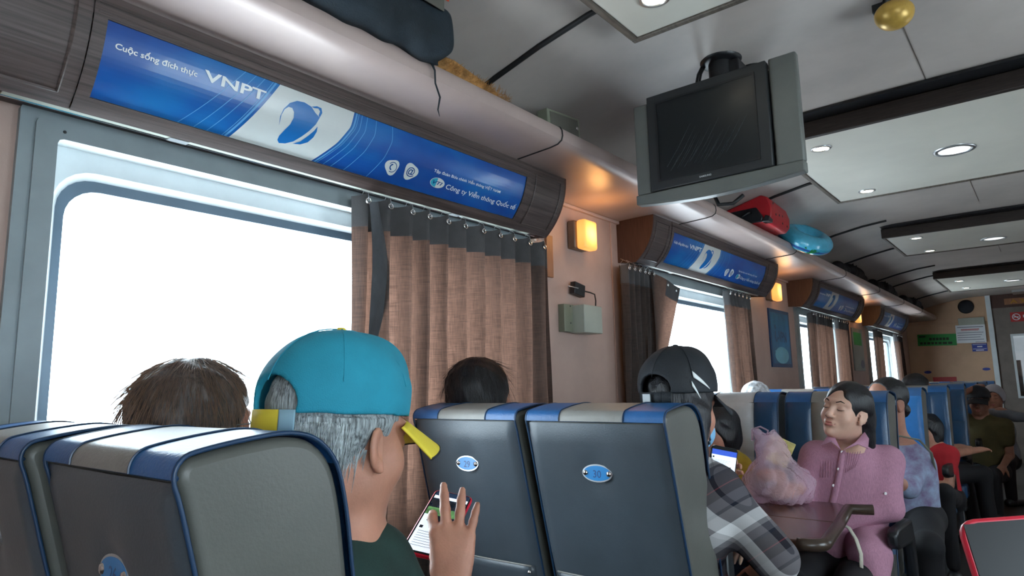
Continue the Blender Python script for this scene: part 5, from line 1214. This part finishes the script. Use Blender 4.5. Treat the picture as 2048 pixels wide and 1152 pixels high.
# woman in patterned top
hd = at(1772, 806, 3.42); J = seated(hd[0], hd[1], hd[2], math.pi-.35, lean=-.05, pit=-.10, hk=1.05, hyaw=math.pi-.55)
J['neck'] = at(1790, 900, 3.42); J['sl'] = at(1838, 925, 3.36); J['sr'] = at(1745, 925, 3.5); J['el'] = at(1818, 975, 3.22); J['wl'] = at(1745, 950, 3.1); J['pelvis'] = V3(-.66, 3.98, -.70)
J['kl'] = V3(-.52, 3.55, -.74); J['kr'] = V3(-.80, 3.5, -.74); J['al'] = V3(-.54, 3.62, -1.17); J['ar'] = V3(-.8, 3.6, -1.17)
t, H = person('woman with hair in a bun and pale floral three quarter sleeve top looking down', J, 'skin_tan', 'shirt_print', h=.006, female=True, sleeve=1.15, fold=.005, hem=.16, slim=1.0, faces=True)
hair(t, H, 'bun', 'hair_black', h=.0045, noise=.002)
MB().lathe(tuple(H.p(.077, .004, -.048)), [(.0004, .004), (.004, 0), (.0004, -.004)], 10).build('earring', 'gold', t, world=True)
g = tag(MB().tube([at(1722, 905, 3.38), at(1758, 888, 3.31), at(1800, 872, 3.28), at(1838, 880, 3.27), at(1862, 905, 3.26), at(1872, 950, 3.3), at(1868, 1000, 3.3)], .010, 8, flat=.45).build('shoulder_strap', 'box_side', smooth=True), 'beige bag strap across the shoulder of the woman in the floral top', 'strap')
# far passengers
def far(label, px, py, depth, yaw, top, hs, hm, skin='skin_tan', s=1.0, pit=0, cp=None, hk=1.0, up_=None, faces=False, slim=1.0, sleeve=.55):
    hd = at(px, py, depth); J = seated(hd[0], hd[1], hd[2], yaw, s=s, hk=hk, pit=pit)
    if up_: up_(J)
    t, H = person(label, J, skin, top, h=.011, slim=slim, faces=faces, sleeve=sleeve); hair(t, H, hs, hm, h=.008)
    return t, H, J
far('man with cropped hair turned right, behind the bright blue seat edge', 1837, 779, 5.1, -.9, 'shirt_dark', 'crop', 'hair_black')
def _sit(J): J['kl'] = at(1890, 985, 3.95); J['kr'] = J['kl']+V3(-.2, .05, 0); J['al'] = J['kl']+V3(0, .02, -.42); J['ar'] = J['kr']+V3(0, .02, -.42)
far('child in a red top sitting behind the woman in the floral top', 1856, 862, 4.55, math.pi-.5, 'shirt_red', 'bob', 'hair_black', s=.72, hk=.9, faces=True, slim=.8, up_=_sit)
def raise_arm(J): J['el'] = J['sl']+V3(0, .02, -.27); J['wl'] = J['el']+V3(-.05, -.18, -.08); J['er'] = at(1908, 795, 6.1); J['sr'] = at(1930, 840, 6.2); J['wr'] = at(1944, 778, 6.15)
t, H, J = far('man with one arm raised behind his head and a dark cap, yellow shirt', 1958, 806, 6.15, math.pi-.1, 'shirt_olive', 'crop', 'hair_black', skin='skin_brown', up_=raise_arm, faces=True)
cap(t, Head(H.p(0, -.01, .025), H.R, H.k*1.05), 'cap_navy', 'cap_navy', 'dark brown cap on the man with the raised arm', h=.008, strap='cap_navy', strap2='cap_navy', arch=False)
def reach(J): J['sl'] = at(2002, 825, 6.7); J['el'] = at(2030, 833, 6.6); J['wl'] = at(2068, 836, 6.5)
t, H, J = far('person in a white hood and grey jacket reaching across the aisle', 1988, 796, 6.9, math.pi-.1, 'shirt_grey', 'crop', 'hair_black', up_=reach, faces=True, sleeve=1.95)
S_ = SDF(H.c-.2, H.c+.2, .008); H.ell(S_, (0, -.015, .02), (.10, .12, .125), 0); H.ell(S_, (0, .05, -.02), (.072, .12, .09), .01, 's'); H.ell(S_, (0, -.01, .0), (.088, .105, .11), 0, 's'); S_.mesh('hood', 'hood_white', t)

# ---------------------------------------------------------------- things held or lying about
# pink plastic bag of bread on the table
t = thing('plastic_bag', 'translucent pink plastic bag of bread standing on the brown table', 'bag', (-.95, 2.70, TZ))
c0 = at(1555, 955, 2.62); base = c0.copy(); base[2] = TZ+.045
Sb = SDF(base-.24, base+V3(.24, .24, .34), .006)
Sb.ell(base+V3(0, 0, .02), (.14, .11, .085), .03); Sb.cone(base+V3(.0, 0, .03), base+V3(-.02, 0, .15), .105, .05, .04); Sb.cone(base+V3(-.03, 0, .14), base+V3(-.06, -.01, .22), .04, .016, .03); Sb.cone(base+V3(.01, 0, .14), base+V3(.0, 0, .22), .04, .014, .03); Sb.cut((0, 0, TZ+.003), (0, 0, -1))
Sb.field(lambda X, Y, Z: .005*np.sin(40*X+60*Z+4*np.sin(30*Y))*np.sin(35*Y-20*Z)+.003*np.sin(90*X-70*Z+5*np.sin(40*Y)))
pm = bpy.data.materials.new('pink_film'); pm.use_nodes = True; N = pm.node_tree.nodes; L = pm.node_tree.links; bb = N['Principled BSDF']; bb.inputs['Base Color'].default_value = lin('#f8deee'); bb.inputs['Roughness'].default_value = .12
tr = N.new('ShaderNodeBsdfTransparent'); tr.inputs[0].default_value = (.98, .87, .95, 1); mx = N.new('ShaderNodeMixShader'); mx.inputs[0].default_value = .33; un = N.new('ShaderNodeTexNoise'); un.inputs['Scale'].default_value = 13; un.inputs['Distortion'].default_value = 1.5; ub_ = N.new('ShaderNodeBump'); ub_.inputs['Strength'].default_value = .6; ub_.inputs['Distance'].default_value = .02; L.new(un.outputs[0], ub_.inputs['Height']); L.new(ub_.outputs[0], bb.inputs['Normal']); L.new(tr.outputs[0], mx.inputs[1]); L.new(bb.outputs[0], mx.inputs[2]); L.new(mx.outputs[0], N['Material Output'].inputs[0]); m_['pink_film'] = pm
Sb.mesh('film', 'pink_film', t)
MB().tube([base+V3(-.085, -.01, .19), base+V3(-.08, -.02, .235), base+V3(-.045, -.02, .245), base+V3(-.02, -.01, .23), base+V3(-.03, -.01, .19)], .008, 6, flat=.5).build('handle_loop', 'pink_film', t, world=True, smooth=True)
o = SDF(base-.14, base+.14, .007); o.ell(base+V3(.03, .0, .0), (.075, .055, .034), .01, np.array(Euler((0, -.2, .3)).to_matrix())); o.ell(base+V3(-.03, .02, .05), (.06, .05, .028), .01); ob = o.mesh('bread', 'bread', t)
ob_ = MB().box((-.05, -.004, -.05), (.05, .004, .06), R=Euler((.1, .45, .2)).to_matrix()).build('yellow_packet', 'packet_yellow', t, bevel=.003); ob_.location = Vector(base+V3(-.01, .06, .14))-t.location
# big phone at the lower right corner of the view
phone('large phone in a bright red case close to the camera at the lower right', at(1914, 1040, .50), at(2105, 1026, .485), at(1995, 1250, .47), 'red_case', [('screen', .05, .05, .95, .95, 'phone_black')], thick=.008)
